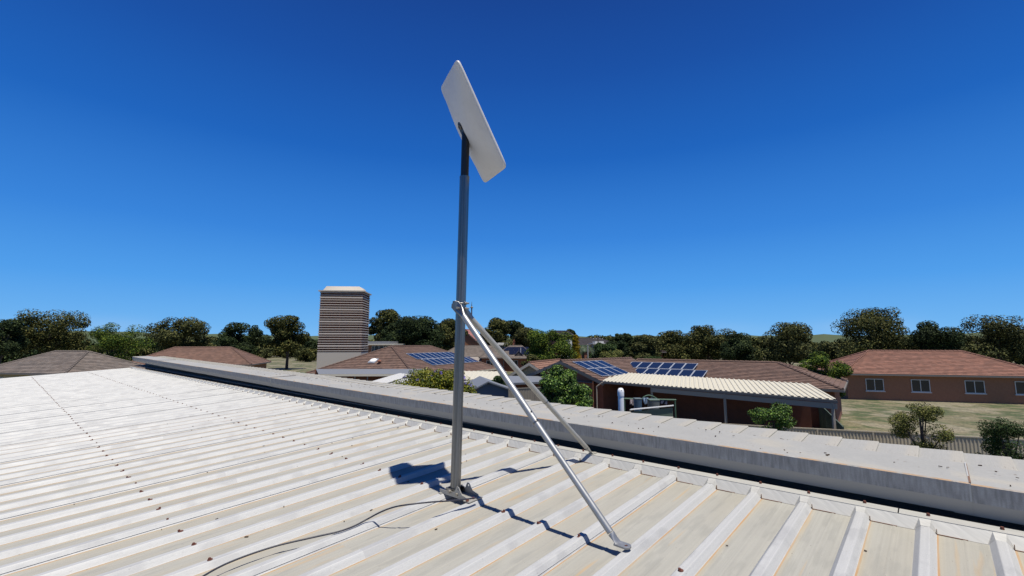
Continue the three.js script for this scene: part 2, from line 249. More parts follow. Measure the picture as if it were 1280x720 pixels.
{
  const R = 0.0245;
  mesh('mast_tube', cyl(V(0, 0.004, 0), loc(onMast(JOINT + 0.002)), R, R, 36), M.galv, mast);
  mesh('tube_seam', cyl(loc(onMast(0.02)).add(V(-0.008, 0, 0.0236)), loc(onMast(JOINT)).add(V(-0.008, 0, 0.0236)), 0.0022, 0.0022, 6), M.galv, mast);
  mesh('mast_sleeve', [cyl(loc(onMast(JOINT)), loc(onMast(JOINT + 0.262)), 0.0205, 0.0205, 36)], M.blackTube, mast);
  mesh('sleeve_rim', [cyl(loc(onMast(JOINT - 0.002)), loc(onMast(JOINT + 0.005)), 0.0250, 0.0250, 36)], M.galv, mast);
  // hinged base: a folded channel lying across two ribs
  const base = new THREE.Group(); base.name = 'base_bracket'; base.quaternion.setFromRotationMatrix(roofMatrix); mast.add(base);   // local x = u, y = n, z = -v
  base.position.set(0, 0, 0);
  const plate = (pts, t, x) => { const s = new THREE.Shape(pts.map(p => new THREE.Vector2(p[0], p[1]))); const h = new THREE.Path(); const g = new THREE.ExtrudeGeometry(s, { depth: t, bevelEnabled: true, bevelSize: 0.0008, bevelThickness: 0.0008, bevelSegments: 1 }); g.rotateY(-Math.PI / 2); g.translate(x, 0, 0); return g; };
  mesh('base_plate', [box(-0.034, 0.034, -0.0115, -0.0075, -0.07, 0.125), box(-0.042, 0.042, -0.0118, -0.0078, 0.1, 0.14)], M.galvWarm, base);
  const lug = [[-0.075, -0.008], [0.125, -0.008], [0.12, 0.002], [0.083, 0.010], [0.062, 0.040], [0.05, 0.041], [0.032, 0.012], [-0.03, 0.007], [-0.075, 0.006]];
  const withHole = (t, x) => { const s = new THREE.Shape(lug.map(p => new THREE.Vector2(p[0], p[1]))); const h = new THREE.Path(); h.absarc(0.057, 0.029, 0.005, 0, Math.PI * 2, true); s.holes.push(h); const g = new THREE.ExtrudeGeometry(s, { depth: t, bevelEnabled: false, curveSegments: 10 }); g.rotateY(-Math.PI / 2); g.translate(x, 0, 0); return g; };
  mesh('flange', withHole(0.003, -0.031), M.galvWarm, base);
  mesh('flange', withHole(0.003, 0.034), M.galvWarm, base);
  mesh('yoke', [box(-0.029, 0.029, -0.005, 0.018, -0.034, -0.030), box(-0.029, -0.0265, -0.005, 0.02, -0.032, 0.034), box(0.0265, 0.029, -0.005, 0.02, -0.032, 0.034)], M.galv, base);
  mesh('bolt', [cyl(V(-0.044, 0.010, 0.0), V(0.046, 0.010, 0), 0.0045, 0.0045, 10), cyl(V(-0.043, 0.010, 0), V(-0.037, 0.010, 0), 0.009, 0.009, 6), cyl(V(0.040, 0.010, 0), V(0.046, 0.010, 0), 0.009, 0.009, 6)], M.bolt, base);
  mesh('bolt', [cyl(V(-0.040, 0.006, 0.05), V(-0.034, 0.006, 0.05), 0.0075, 0.0075, 6)], M.bolt, base);
  mesh('roof_screw', [cyl(V(0.0, -0.008, 0.122), V(0, -0.002, 0.122), 0.008, 0.007, 6), cyl(V(-0.036, -0.008, 0.122), V(-0.036, -0.002, 0.122), 0.008, 0.007, 6)], M.rustScrew, base);
  mesh('bent_strap', [box(-0.045, -0.0365, -0.038, -0.009, -0.064, -0.060), box(-0.045, 0.045, -0.012, -0.009, -0.072, -0.052)], M.galvWarm, base);
}
// clamp and braces
const braceTop = onMast(CLAMP - 0.012);
function braceAssembly(foot, topOff, matUpper, matLower, splitAt, r1, r2) {
  const b = new THREE.Group(); b.name = 'brace'; mast.add(b);
  const top = loc(braceTop).add(topOff), ft = loc(foot), d = ft.clone().sub(top), L = d.length(); d.normalize();
  const q = new THREE.Quaternion().setFromUnitVectors(V(0, 1, 0), d);
  const P = t => top.clone().addScaledVector(d, t);
  const split = splitAt * L;
  mesh('upper_tube', cyl(P(0.05), P(split), r1, r1, 28), matUpper, b);
  mesh('tube_end', [cyl(P(split - 0.004), P(split + 0.0008), r1 + 0.0008, r1 + 0.0008, 28)], M.galv, b);
  mesh('lower_tube', cyl(P(split - 0.05), P(L - 0.055), r2, r2, 28), matLower, b);
  // flattened ends: squash of a tube into a tab
  const tab = (from, to, r, width) => { const g = new THREE.CylinderGeometry(1, 1, 1, 24, 8, true), p = g.attributes.position; for (let i = 0; i < p.count; i++) { const t = p.getY(i) + 0.5, s = smooth(0, 0.8, t); p.setXYZ(i, p.getX(i) * (r + (width - r) * s), t * to.distanceTo(from), p.getZ(i) * (r + (0.0035 - r) * s)); } return { g, q: null }; };
  return { b, top, ft, d, L, P, q, tab };
}
{
  const foot1 = onRoof(1.468, RIB.h + 0.004, 0.868), foot2 = onRoof(2.312, 0.0415, 1.522);
  const toCam = V(0, 0, 0.03);
  const A = braceAssembly(foot1, V(-0.004, 0.0, 0.036), M.galvBright, M.galvBright, 0.56, 0.0145, 0.0125);
  const B = braceAssembly(foot2, V(0.02, -0.01, -0.02), M.galvWarm, M.galvWarm, 0.60, 0.0145, 0.0125);
  // lay a flattened tab at each end; width axis given
  function flat(parent, from, to, r, width, wAxis, m, hole) {
    const d = to.clone().sub(from), L = d.length(); d.normalize(); const w = wAxis.clone().addScaledVector(d, -wAxis.dot(d)).normalize(), n = V(0, 0, 0).crossVectors(w, d);
    const g = new THREE.CylinderGeometry(1, 1, 1, 24, 8, true), p = g.attributes.position;
    for (let i = 0; i < p.count; i++) { const t = p.getY(i) + 0.5, s = smooth(0, 0.75, t), x = p.getX(i) * (r + (width - r) * s), z = p.getZ(i) * (r + (0.003 - r) * s), y = t * L; const o = from.clone().addScaledVector(w, x).addScaledVector(d, y).addScaledVector(n, z); p.setXYZ(i, o.x, o.y, o.z); }
    g.computeVertexNormals(); return g;
  }
  const rn = RN.clone(), rw = RW.clone();
  { // brace to the rib in front
    const pe = A.P(A.L - 0.052), bend = A.ft.clone().addScaledVector(A.d, -0.006).addScaledVector(rn, 0.003);
    const horiz = A.d.clone().addScaledVector(rn, -A.d.dot(rn)).normalize(), side = V(0, 0, 0).crossVectors(rn, horiz).normalize();
    const tabShape = new THREE.Shape(); tabShape.absarc(0.026, 0, 0.0165, -Math.PI / 2, Math.PI / 2, false); tabShape.lineTo(-0.012, 0.0165); tabShape.lineTo(-0.012, -0.0165);
    const hole = new THREE.Path(); hole.absarc(0.026, 0, 0.0068, 0, Math.PI * 2, true); tabShape.holes.push(hole);
    const tg = new THREE.ExtrudeGeometry(tabShape, { depth: 0.005, bevelEnabled: true, bevelSize: 0.0012, bevelThickness: 0.001, bevelSegments: 2, curveSegments: 16 });
    const Mx = new THREE.Matrix4().makeBasis(horiz, side.clone().negate(), rn); tg.applyMatrix4(new THREE.Matrix4().makeBasis(horiz, V(0, 0, 0).crossVectors(rn, horiz), rn)); tg.translate(bend.x, bend.y, bend.z);
    mesh('foot_tab', [flat(A.b, pe, bend, 0.0125, 0.0165, side, M.galvBright), tg], M.galvBright, A.b);
    const sc = bend.clone().addScaledVector(horiz, 0.026).addScaledVector(rn, -0.001);
    mesh('roof_screw', [cyl(sc, sc.clone().addScaledVector(rn, 0.004), 0.0062, 0.0055, 6)], M.rustScrew, A.b);
    for (const t of [0.52, 0.555]) { const p = A.P(A.L * t); mesh('rivet', cyl(p.clone().add(V(0.004, 0.006, 0.008)), p.clone().add(V(0.007, 0.0105, 0.0135)), 0.0035, 0.003, 8), M.blackTube, A.b); }
    // top tab: flattened end clamped to the mast
    const t0 = A.P(0.055), t1 = A.P(-0.035);
    mesh('top_tab', flat(A.b, t0, t1, 0.0145, 0.021, V(0.55, 0.75, 0.1), M.galvBright), M.galv, A.b);
    const bp = A.P(-0.008); mesh('bolt', [cyl(bp.clone().add(V(-0.003, 0, -0.02)), bp.clone().add(V(-0.004, 0, 0.014)), 0.004, 0.004, 8), cyl(bp.clone().add(V(-0.004, 0, 0.004)), bp.clone().add(V(-0.004, 0, 0.0095)), 0.0075, 0.0075, 6)], M.bolt, A.b);
  }
  { const pe = B.P(B.L - 0.052), horiz = B.d.clone().addScaledVector(rn, -B.d.dot(rn)).normalize(), side = V(0, 0, 0).crossVectors(rn, horiz).normalize();
    const tb = new THREE.Shape(); tb.absarc(0.02, 0, 0.015, -Math.PI / 2, Math.PI / 2, false); tb.lineTo(-0.012, 0.015); tb.lineTo(-0.012, -0.015);
    const tg = new THREE.ExtrudeGeometry(tb, { depth: 0.004, bevelEnabled: false, curveSegments: 14 }); tg.applyMatrix4(new THREE.Matrix4().makeBasis(horiz, V(0, 0, 0).crossVectors(rn, horiz), rn)); tg.translate(B.ft.x, B.ft.y - 0.002, B.ft.z);
    mesh('foot_tab', [flat(B.b, pe, B.ft, 0.0125, 0.015, side, M.galvWarm), tg], M.galvWarm, B.b);
    mesh('top_tab', flat(B.b, B.P(0.055), B.P(-0.02), 0.0145, 0.02, V(0.2, 0.9, 0.1), M.galvWarm), M.galv, B.b);
  }
  // clamp band round the mast with its plate and bolts
  const cl = new THREE.Group(); cl.name = 'clamp'; mast.add(cl); const c0 = loc(onMast(CLAMP));
  const ring = new THREE.TorusGeometry(0.0265, 0.0035, 8, 36); ring.rotateX(Math.PI / 2);
  const r1 = ring.clone(); r1.translate(c0.x, c0.y + 0.018, c0.z); const r2 = ring.clone(); r2.translate(c0.x, c0.y - 0.018, c0.z);
  mesh('clamp_band', [r1, r2, cyl(c0.clone().add(V(0, -0.02, 0)), c0.clone().add(V(0, 0.02, 0)), 0.0262, 0.0262, 36, true)], M.galv, cl);
  const ps = new THREE.Shape([[-0.045, 0.012], [-0.03, 0.03], [-0.012, 0.024], [0.012, -0.012], [-0.004, -0.036], [-0.024, -0.03], [-0.046, -0.004]].map(p => new THREE.Vector2(...p)));
  const pg = new THREE.ExtrudeGeometry(ps, { depth: 0.004, bevelEnabled: true, bevelSize: 0.001, bevelThickness: 0.001, bevelSegments: 1 }); pg.translate(c0.x + 0.004, c0.y, c0.z + 0.024);
  mesh('clamp_plate', pg, M.galv, cl);
  mesh('plate_edge', (() => { const g = new RoundedBoxGeometry(0.012, 0.03, 0.03, 2, 0.003); g.translate(c0.x - 0.032, c0.y + 0.014, c0.z + 0.008); return g; })(), M.blackTube, cl);
  for (const [dy, s] of [[0.018, 1], [-0.008, 1]]) { const p = c0.clone().add(V(0.02, dy, 0.012)); mesh('bolt', [cyl(p, p.clone().add(V(0.022, 0.0, 0.005)), 0.004, 0.004, 8), cyl(p.clone().add(V(0.004, 0, 0.001)), p.clone().add(V(0.011, 0, 0.0025)), 0.008, 0.008, 6)], M.bolt, cl); }
}

// ---------------------------------------------------------------- flat satellite dish on the mast
{
  const l = V(0.41773, -0.87624, -0.24022), s = V(-0.38294, 0.06997, -0.92112), n = V(0, 0, 0).crossVectors(l, s).normalize();
  if (n.y < 0) n.negate();
  const c = V(-0.2034, 1.0986 + EYE, -2.2563), Lh = 0.549 / 2, Wh = 0.324 / 2;
  const dish = thing('satellite_dish', 'white flat rectangular satellite dish tilted on the top of the mast, seen from behind', 'dish', c.toArray());
  dish.quaternion.setFromRotationMatrix(new THREE.Matrix4().makeBasis(l, n, V(0, 0, 0).crossVectors(l, n)));
  // body: flat front, thin rim, back bulging gently
  const G = 44, prm = [...Array(G + 1).keys()].map(i => { const t = i / G * 2 - 1; return Math.sign(t) * (1 - Math.pow(1 - Math.abs(t), 1.7)); }), POW = 16;
  const grid = (yf) => { const pos = [], uv = [], idx = []; for (const a of prm) for (const b of prm) { const m = Math.max(Math.abs(a), Math.abs(b)), k = m < 1e-6 ? 1 : m / Math.pow(Math.pow(Math.abs(a), POW) + Math.pow(Math.abs(b), POW), 1 / POW), kk = 1 + (k - 1) * Math.pow(m, 6), X = Lh * a * kk, Z = Wh * b * kk; pos.push(X, yf(a, b, m), Z); uv.push(X * 2 + 0.5, Z * 2 + 0.5); } for (let i = 0; i < G; i++) for (let j = 0; j < G; j++) { const q = i * (G + 1) + j; idx.push(q, q + 1, q + G + 1, q + 1, q + G + 2, q + G + 1); } const g = new THREE.BufferGeometry(); g.setAttribute('position', new THREE.Float32BufferAttribute(pos, 3)); g.setAttribute('uv', new THREE.Float32BufferAttribute(uv, 2)); g.setIndex(idx); g.computeVertexNormals(); return g; };
  const lip = m => { const t = clamp((m - 0.985) / 0.015); return 1 - Math.sqrt(1 - t * t); };
  const backG = grid((a, b, m) => -0.0062 + 0.0042 * lip(m) - 0.043 * Math.pow(1 - Math.pow(Math.abs(a), 2.2), 1.1) * (1 - Math.pow(Math.abs(b), 3.6)));
  const frontG = grid((a, b, m) => 0.0072 - 0.0042 * lip(m)); { const ix = frontG.index.array; for (let i = 0; i < ix.length; i += 3) { const t = ix[i]; ix[i] = ix[i + 1]; ix[i + 1] = t; } frontG.computeVertexNormals(); }
  const rimPos = [], rimUv = [], loop = []; for (let i = 0; i <= G; i++) loop.push([i, 0]); for (let j = 1; j <= G; j++) loop.push([G, j]); for (let i = G - 1; i >= 0; i--) loop.push([i, G]); for (let j = G - 1; j >= 0; j--) loop.push([0, j]);
  const pk = (g, [i, j]) => V(0, 0, 0).fromBufferAttribute(g.attributes.position, i * (G + 1) + j);
  const rimIdx = []; loop.forEach((q, i) => { const A = pk(backG, q), B = pk(frontG, q); rimPos.push(A.x, A.y, A.z, B.x, B.y, B.z); rimUv.push(A.x * 2 + 0.5, A.z * 2 + 0.5, B.x * 2 + 0.5, B.z * 2 + 0.5); if (i < loop.length - 1) { const k = i * 2; rimIdx.push(k, k + 1, k + 2, k + 1, k + 3, k + 2); } });
  const rimG = new THREE.BufferGeometry(); rimG.setAttribute('position', new THREE.Float32BufferAttribute(rimPos, 3)); rimG.setAttribute('uv', new THREE.Float32BufferAttribute(rimUv, 2)); rimG.setIndex(rimIdx); rimG.computeVertexNormals();
  const N = makeNoise(77), dt = texture(512, 512, (u, v) => { const a = N.fbm(u * 5, v * 5, 4), b = N.fbm(u * 26 + 4, v * 40, 3), c2 = N.n(u * 60, v * 60); let q = mix([0.56, 0.545, 0.525], [0.62, 0.605, 0.58], a); q = mix(q, [0.49, 0.47, 0.44], smooth(0.58, 0.8, b) * 0.22); if (c2 > 0.985) q = mix(q, [0.25, 0.22, 0.2], 0.5); return q; });
  const dishMat = mat(1, 1, 1, 0.5, 0, { map: dt }); mesh('back_shell', backG, dishMat, dish); mesh('front_panel', frontG, dishMat, dish); mesh('rim', rimG, dishMat, dish);
  // slot and socket where the mast enters the back
  const toLocal = p => dish.worldToLocal(p.clone()); dish.updateMatrixWorld(true);
  const up = toLocal(onMast(JOINT + 0.262)), dn = toLocal(onMast(JOINT + 0.15));
  const hit = dn.clone().lerp(up, (dn.y + 0.047) / (dn.y - up.y));
  const slot = new THREE.Shape(); slot.absarc(-0.062, 0, 0.0235, Math.PI / 2, Math.PI * 1.5, false); slot.absarc(0.01, 0, 0.0235, -Math.PI / 2, Math.PI / 2, false);
  const sg = new THREE.ExtrudeGeometry(slot, { depth: 0.004, bevelEnabled: true, bevelSize: 0.0015, bevelThickness: 0.001, bevelSegments: 1, curveSegments: 14 }); sg.rotateX(Math.PI / 2); sg.translate(hit.x, -0.0445, hit.z);
  mesh('mast_slot', sg, M.blackTube, dish);
  mesh('slot_liner', (() => { const t = new THREE.TorusGeometry(0.010, 0.004, 8, 20); t.scale(1, 1, 1.5); t.rotateX(Math.PI / 2); t.translate(hit.x - 0.062, -0.0505, hit.z); return t; })(), mat(0.12, 0.12, 0.12, 0.5), dish);
}

// ---------------------------------------------------------------- cable on the roof
{
  const lift = (px, py, n) => { const r = rayDir(px, py); const t = (n - RH) / r.dot(RN); return V(0, EYE, 0).addScaledVector(r, t); };
  const pts = [lift(596, 622, 0.045), lift(586, 623.5, 0.055), lift(562, 626, 0.075), lift(540, 627.5, 0.092), lift(516, 630, 0.10), lift(494, 633.5, 0.09), lift(476, 640, 0.065), lift(458, 649.5, 0.036), lift(444, 657, 0.031), lift(425, 664, 0.031), lift(390, 672, 0.03), lift(340, 684, 0.031), lift(280, 706, 0.031), lift(230, 735, 0.03)];
  const cv = new THREE.CatmullRomCurve3(pts, false, 'centripetal');
  const m = mesh('cable', new THREE.TubeGeometry(cv, 160, 0.0032, 10), mat(0.03, 0.03, 0.04, 0.5)); tag(m, 'dark grey cable arching over the roof ribs from the foot of the mast', 'cable');
}
// white vent pipe behind the capping
{
  const p = at(776.5, 511, 3.95), r = 0.0235; const t = thing('vent_pipe', 'white plastic vent pipe with a domed cap behind the roof capping', 'pipe', [p.x, p.y - 0.25, p.z]);
  M.pvc = mat(0.8, 0.8, 0.8, 0.4);
  mesh('pipe', [new THREE.LatheGeometry([[0, 0], [r, 0], [r, 0.37]].map(q => new THREE.Vector2(...q)), 28)], M.pvc, t);
  mesh('cap', new THREE.LatheGeometry([[r * 1.0, 0.352], [r * 1.13, 0.3535], [r * 1.14, 0.386], [r * 1.13, 0.391], [r * 1.05, 0.403], [r * 0.86, 0.413], [r * 0.5, 0.4195], [0, 0.4215]].map(q => new THREE.Vector2(...q)), 28), M.pvc, t);
  mesh('vent_hole', cyl(V(0, 0.400, r * 0.85), V(0, 0.4035, r * 1.08), 0.0035, 0.0035, 10), M.blackTube, t);
}
// leaf litter
{
  const r = rng(91), g = [];
  const put = (u, n, v, s) => { const q = new THREE.BoxGeometry(s * (1 + r()), 0.0015 + r() * 0.003, s * 0.55); q.rotateX((r() - 0.5) * 0.5); q.rotateY(r() * 6.3); const p = onRoof(u, n + 0.003, v); q.applyMatrix4(new THREE.Matrix4().makeRotationFromQuaternion(roof.quaternion)); q.translate(p.x, p.y, p.z); g.push(q); };
  for (let i = 0; i < 85; i++) { const k = Math.floor(r() * 40) - 26, f = FOOT - k * PITCHV; if (r() < 0.7) put(0.2 + 2.15 * Math.pow(r(), 0.6), 0.0, f - 0.004 - r() * 0.02, 0.003 + r() * 0.005); else put(0.2 + 2.1 * r(), 0.0, f - r() * 0.14, 0.004 + r() * 0.004); }
  for (let i = 0; i < 90; i++) { const v = -0.5 + r() * 8; put(2.4 + r() * 0.26, 0.184 + 0.0083 * (v - 2.26), v, 0.004 + r() * 0.005); }
  for (let i = 0; i < 60; i++) { const v = -0.3 + r() * 7; put(2.70 + r() * 0.02, 0.168 + 0.0083 * (v - 2.26), v, 0.006 + r() * 0.01); }
  const m = mesh('leaf_litter', g, mat(0.07, 0.045, 0.03, 0.9)); tag(m, 'small dry brown leaves scattered on the metal roof', 'leaves', null, 'stuff');
}

// ================================================================ the suburb behind
// ---------------------------------------------------------------- tiled house builder
// local frame: x along the front eave (left to right as seen from its front), z toward the front, origin on the ground at the plan's centre
function clipPoly(poly, f) { const out = []; for (let i = 0; i < poly.length; i++) { const a = poly[i], b = poly[(i + 1) % poly.length], fa = f(a), fb = f(b); if (fa >= 0) out.push(a); if ((fa > 0 && fb < 0) || (fa < 0 && fb > 0)) { const t = fa / (fa - fb); out.push([a[0] + (b[0] - a[0]) * t, a[1] + (b[1] - a[1]) * t]); } } return out; }
function faceFrame(P) { const s = P[1].clone().sub(P[0]).normalize(); let n = V(0, 0, 0).crossVectors(s, P[2].clone().sub(P[1])).normalize(); if (n.y < 0) n.negate(); const t = V(0, 0, 0).crossVectors(n, s); if (t.y < 0) t.negate(); return { o: P[0], s, t, n }; }
function tiledFace(P, colour, seed, tw = 0.3, th = 0.33) {
  const fr = faceFrame(P), r = rng(seed), poly = P.map(p => { const d = p.clone().sub(fr.o); return [d.dot(fr.s), d.dot(fr.t)]; });
  const T = Math.max(...poly.map(p => p[1])), s0 = Math.min(...poly.map(p => p[0])), s1 = Math.max(...poly.map(p => p[0]));
  const pos = [], col = [], uv = [], at3 = (p, h) => fr.o.clone().addScaledVector(fr.s, p[0]).addScaledVector(fr.t, p[1]).addScaledVector(fr.n, h);
  const push = (a, c) => { pos.push(a.x, a.y, a.z); col.push(...c); uv.push(a.x, a.z); };
  for (let j = 0; j * th < T; j++) {
    const t0 = j * th, t1 = Math.min(T, t0 + th), row = clipPoly(clipPoly(poly, p => p[1] - t0), p => t1 - p[1]); if (row.length < 3) continue;
    const rowTone = 0.93 + 0.14 * r(), off = (j % 2) * tw / 2;
    const a0 = Math.min(...row.map(p => p[0])), a1 = Math.max(...row.map(p => p[0]));
    for (let i = Math.floor((a0 - off) / tw); i * tw + off < a1; i++) {
      const c0 = i * tw + off, cell = clipPoly(clipPoly(row, p => p[0] - c0), p => c0 + tw - p[0]); if (cell.length < 3) continue;
      const k = rowTone * (0.8 + 0.42 * r()), w = (r() - 0.5) * 0.05, c = [colour[0] * k * (1 + w), colour[1] * k, colour[2] * k * (1 - w)], jit = (r() - 0.5) * 0.008;
      const hgt = p => 0.012 + jit + 0.042 * (1 - (p[1] - t0) / th) + 0.012 * Math.cos((p[0] - c0) / tw * Math.PI * 2);
      const q = cell.map(p => at3(p, hgt(p)));
      for (let m = 1; m < q.length - 1; m++) { push(q[0], c); push(q[m], c); push(q[m + 1], c); }
      const low = cell.filter(p => p[1] < t0 + 1e-4); if (low.length >= 2) { const A = low[0], B = low[low.length - 1]; const u = at3(A, hgt(A)), v = at3(B, hgt(B)), uu = at3(A, -0.01), vv = at3(B, -0.01); for (const z of [u, v, vv, u, vv, uu]) push(z, c); }
    }
  }
  const g = new THREE.BufferGeometry(); g.setAttribute('position', new THREE.Float32BufferAttribute(pos, 3)); g.setAttribute('color', new THREE.Float32BufferAttribute(col, 3)); g.setAttribute('uv', new THREE.Float32BufferAttribute(uv, 2)); g.computeVertexNormals(); return { g, fr };
}
M.tile = mat(1, 1, 1, 0.85, 0, { vertexColors: true });
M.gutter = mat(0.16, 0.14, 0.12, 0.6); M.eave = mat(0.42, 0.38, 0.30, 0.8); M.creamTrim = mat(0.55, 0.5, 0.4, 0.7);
const brickTex = (base, seed) => { const N = makeNoise(seed); return texture(256, 256, (u, v) => { const a = N.fbm(u * 40, v * 80, 2), b = N.fbm(u * 6, v * 6, 3); return mix(base.map(x => x * 0.75), base.map(x => x * 1.25), a * 0.6 + b * 0.4); }); };
M.redBrick = mat(1, 1, 1, 0.9, 0, { map: brickTex([0.22, 0.085, 0.05], 51) });
M.orangeBrick = mat(1, 1, 1, 0.9, 0, { map: brickTex([0.30, 0.14, 0.075], 52) });
M.tanWall = mat(1, 1, 1, 0.9, 0, { map: brickTex([0.40, 0.31, 0.17], 54) });
M.whiteWall = mat(0.72, 0.71, 0.68, 0.8); M.glass = mat(0.02, 0.025, 0.03, 0.12, 0); M.frame = mat(0.6, 0.58, 0.54, 0.6);
M.cells = mat(0.009, 0.013, 0.028, 0.24); M.cellsDark = mat(0.006, 0.008, 0.018, 0.25); M.panelFrame = mat(0.36, 0.38, 0.41, 0.5, 0.1);

function house(o) {
  // o: name,label,category,group, p0:[X,D] front-left eave corner, dir:[x,d] unit along front eave, L, W, eave, ridge, hipL, hipR, tile colour, wall material, over (eave overhang)
  const dl = Math.hypot(...o.dir), dx = o.dir[0] / dl, dd = o.dir[1] / dl, turn = Math.atan2(dd, dx);
  const ex = V(dx, 0, -dd), ez = V(dd, 0, dx), c = V(o.p0[0], 0, -o.p0[1]).addScaledVector(ex, o.L / 2).addScaledVector(ez, -o.W / 2);
  const h = thing(o.name, o.label, 'house', [c.x, 0, c.z], turn, o.group);
  const L = o.L / 2, W = o.W / 2, e = o.eave, R = o.ridge, hl = o.hipL || 0, hr = o.hipR || 0, ov = o.over ?? 0.5;
  const A = V(-L, e, W), B = V(L, e, W), C = V(L, e, -W), D = V(-L, e, -W), R0 = V(-L + hl, R, 0), R1 = V(L - hr, R, 0);
  const faces = { front: [A, B, R1, R0], back: [C, D, R0, R1] }; if (hl) faces.left = [D, A, R0]; if (hr) faces.right = [B, C, R1];
  const out = { g: h, frames: {} }; let k = 0;
  const roofPart = new THREE.Group(); roofPart.name = 'roof'; h.add(roofPart);
  for (const [key, P] of Object.entries(faces)) { const { g, fr } = tiledFace(P, o.tile, (o.seed || 1) * 10 + k++, o.tw || 0.3, 0.33); out.frames[key] = fr; const m = mesh('tiles', g, M.tile, roofPart); m.userData.kind = 'stuff'; }
  const capG = []; const lines = [[R0, R1]]; if (hl) lines.push([A, R0], [D, R0]); if (hr) lines.push([B, R1], [C, R1]);
  for (const [a, b] of lines) { const n = Math.max(1, Math.round(a.distanceTo(b) / 0.4)); for (let i = 0; i < n; i++) { const p = a.clone().lerp(b, i / n), q = a.clone().lerp(b, (i + 0.96) / n); p.y += 0.045; q.y += 0.03; capG.push(cyl(p, q, 0.125, 0.105, 8)); } }
  mesh('ridge_caps', capG, mat(o.tile[0] * 0.85, o.tile[1] * 0.85, o.tile[2] * 0.85, 0.85), roofPart).userData.kind = 'stuff';
  // eaves board, gutters, soffit
  mesh('soffit', quadGeo([[V(-L + 0.02, e - 0.12, W - 0.02), V(L - 0.02, e - 0.12, W - 0.02), V(L - 0.02, e - 0.12, -W + 0.02), V(-L + 0.02, e - 0.12, -W + 0.02)]]), o.soffit || M.eave, h);
  const gutter = (x0, x1, z0, z1) => mesh('gutter', box(x0, x1, e - 0.14, e + 0.015, z0, z1), o.gutter || M.gutter, h);
  gutter(-L - 0.1, L + 0.1, W, W + 0.1); gutter(-L - 0.1, L + 0.1, -W - 0.1, -W); if (hl) gutter(-L - 0.1, -L, -W + 0.002, W - 0.002); if (hr) gutter(L, L + 0.1, -W + 0.002, W - 0.002);
  const wx0 = -L + ov, wx1 = L - ov, wz = W - ov, wp = [];
  const sl = (R - e) / W, gh = z => e - 0.1 + (W - Math.abs(z)) * sl;
  wp.push([V(wx0, 0, wz), V(wx1, 0, wz), V(wx1, e - 0.1, wz), V(wx0, e - 0.1, wz)], [V(wx1, 0, -wz), V(wx0, 0, -wz), V(wx0, e - 0.1, -wz), V(wx1, e - 0.1, -wz)]);
  for (const [x, hip] of [[wx0, hl], [wx1, hr]]) wp.push(hip ? [V(x, 0, -wz), V(x, 0, wz), V(x, e - 0.1, wz), V(x, e - 0.1, -wz)] : [V(x, 0, -wz), V(x, 0, wz), V(x, gh(wz), wz), V(x, R - 0.1, 0), V(x, gh(-wz), -wz)]);
  mesh('wall', quadGeo(wp), o.wall, h);
  for (const [x, hip, sg] of [[-L, hl, -1], [L, hr, 1]]) if (!hip) for (const zs of [1, -1]) { const th = 0.28, a = V(x, e + 0.0, zs * W), b = V(x, R + 0.0, 0); const P = [a, b, b.clone().add(V(0, -th, 0)), a.clone().add(V(0, -th, 0))], Q = P.map(p => p.clone().add(V(sg * 0.05, 0.03, 0))); mesh('barge_board', quadGeo([Q, [P[0], P[1], Q[1], Q[0]], [P[3], P[2], Q[2], Q[3]], P]), o.barge || M.gutter, h); }  // board kept tall and dark, shade beneath it put into shape and colour
  out.ex = ex; out.ez = ez; out.L = L; out.W = W; h.updateMatrixWorld(true);
  return out;
}
function faceHit(H, fr, px, py) { // where the photo direction meets a roof face, in metres along the eave and up the slope
  const o = H.g.worldToLocal(V(0, EYE, 0)), q = H.g.worldToLocal(V(0, EYE, 0).add(rayDir(px, py))).sub(o), t = fr.o.clone().sub(o).dot(fr.n) / q.dot(fr.n), p = o.addScaledVector(q, t).sub(fr.o); return [p.dot(fr.s), p.dot(fr.t)];
}
function solar(H, fr, s0, t0, cols, rows, pw, ph, cells = M.cells, n0 = 0.12, frameM = M.panelFrame) { // lower-left corner (s0,t0)
  const basis = new THREE.Matrix4().makeBasis(fr.s, fr.t, fr.n), fg = mergeGeometries([box(0, pw, 0, ph, -0.035, 0), box(0, pw, 0, 0.045, 0, 0.006), box(0, pw, ph - 0.045, ph, 0, 0.006), box(0, 0.045, 0.046, ph - 0.046, 0, 0.006), box(pw - 0.045, pw, 0.046, ph - 0.046, 0, 0.006)]), cg = box(0.046, pw - 0.046, 0.046, ph - 0.046, 0.0005, 0.003);
  for (let j = 0; j < rows; j++) for (let i = 0; i < cols; i++) { const m = mesh('solar_panel', fg, frameM, H.g); m.quaternion.setFromRotationMatrix(basis); m.position.copy(fr.o).addScaledVector(fr.s, s0 + i * (pw + 0.025)).addScaledVector(fr.t, t0 + j * (ph + 0.03)).addScaledVector(fr.n, n0); mesh('cell_glass', cg, cells, m); }
}
function wallWindow(H, x, y, w, h, z, name = 'window', glassMat = M.glass, frameMat = M.frame) { // on the front wall plane of a house group
  const f = 0.06; const m = mesh(name, [box(x - w / 2, x + w / 2, y + h - f, y + h, z, z + 0.06), box(x - w / 2, x + w / 2, y, y + f, z, z + 0.06), box(x - w / 2, x - w / 2 + f, y + f, y + h - f, z, z + 0.06), box(x + w / 2 - f, x + w / 2, y + f, y + h - f, z, z + 0.06), box(x - f / 2, x + f / 2, y + f, y + h - f, z + 0.002, z + 0.05)], frameMat, H); mesh('sill', box(x - w / 2 - 0.08, x + w / 2 + 0.08, y - 0.09, y - 0.002, z, z + 0.11), frameMat, m); mesh('pane', box(x - w / 2 + f, x + w / 2 - f, y + f, y + h - f, z + 0.01, z + 0.02), glassMat, m); return m;
}
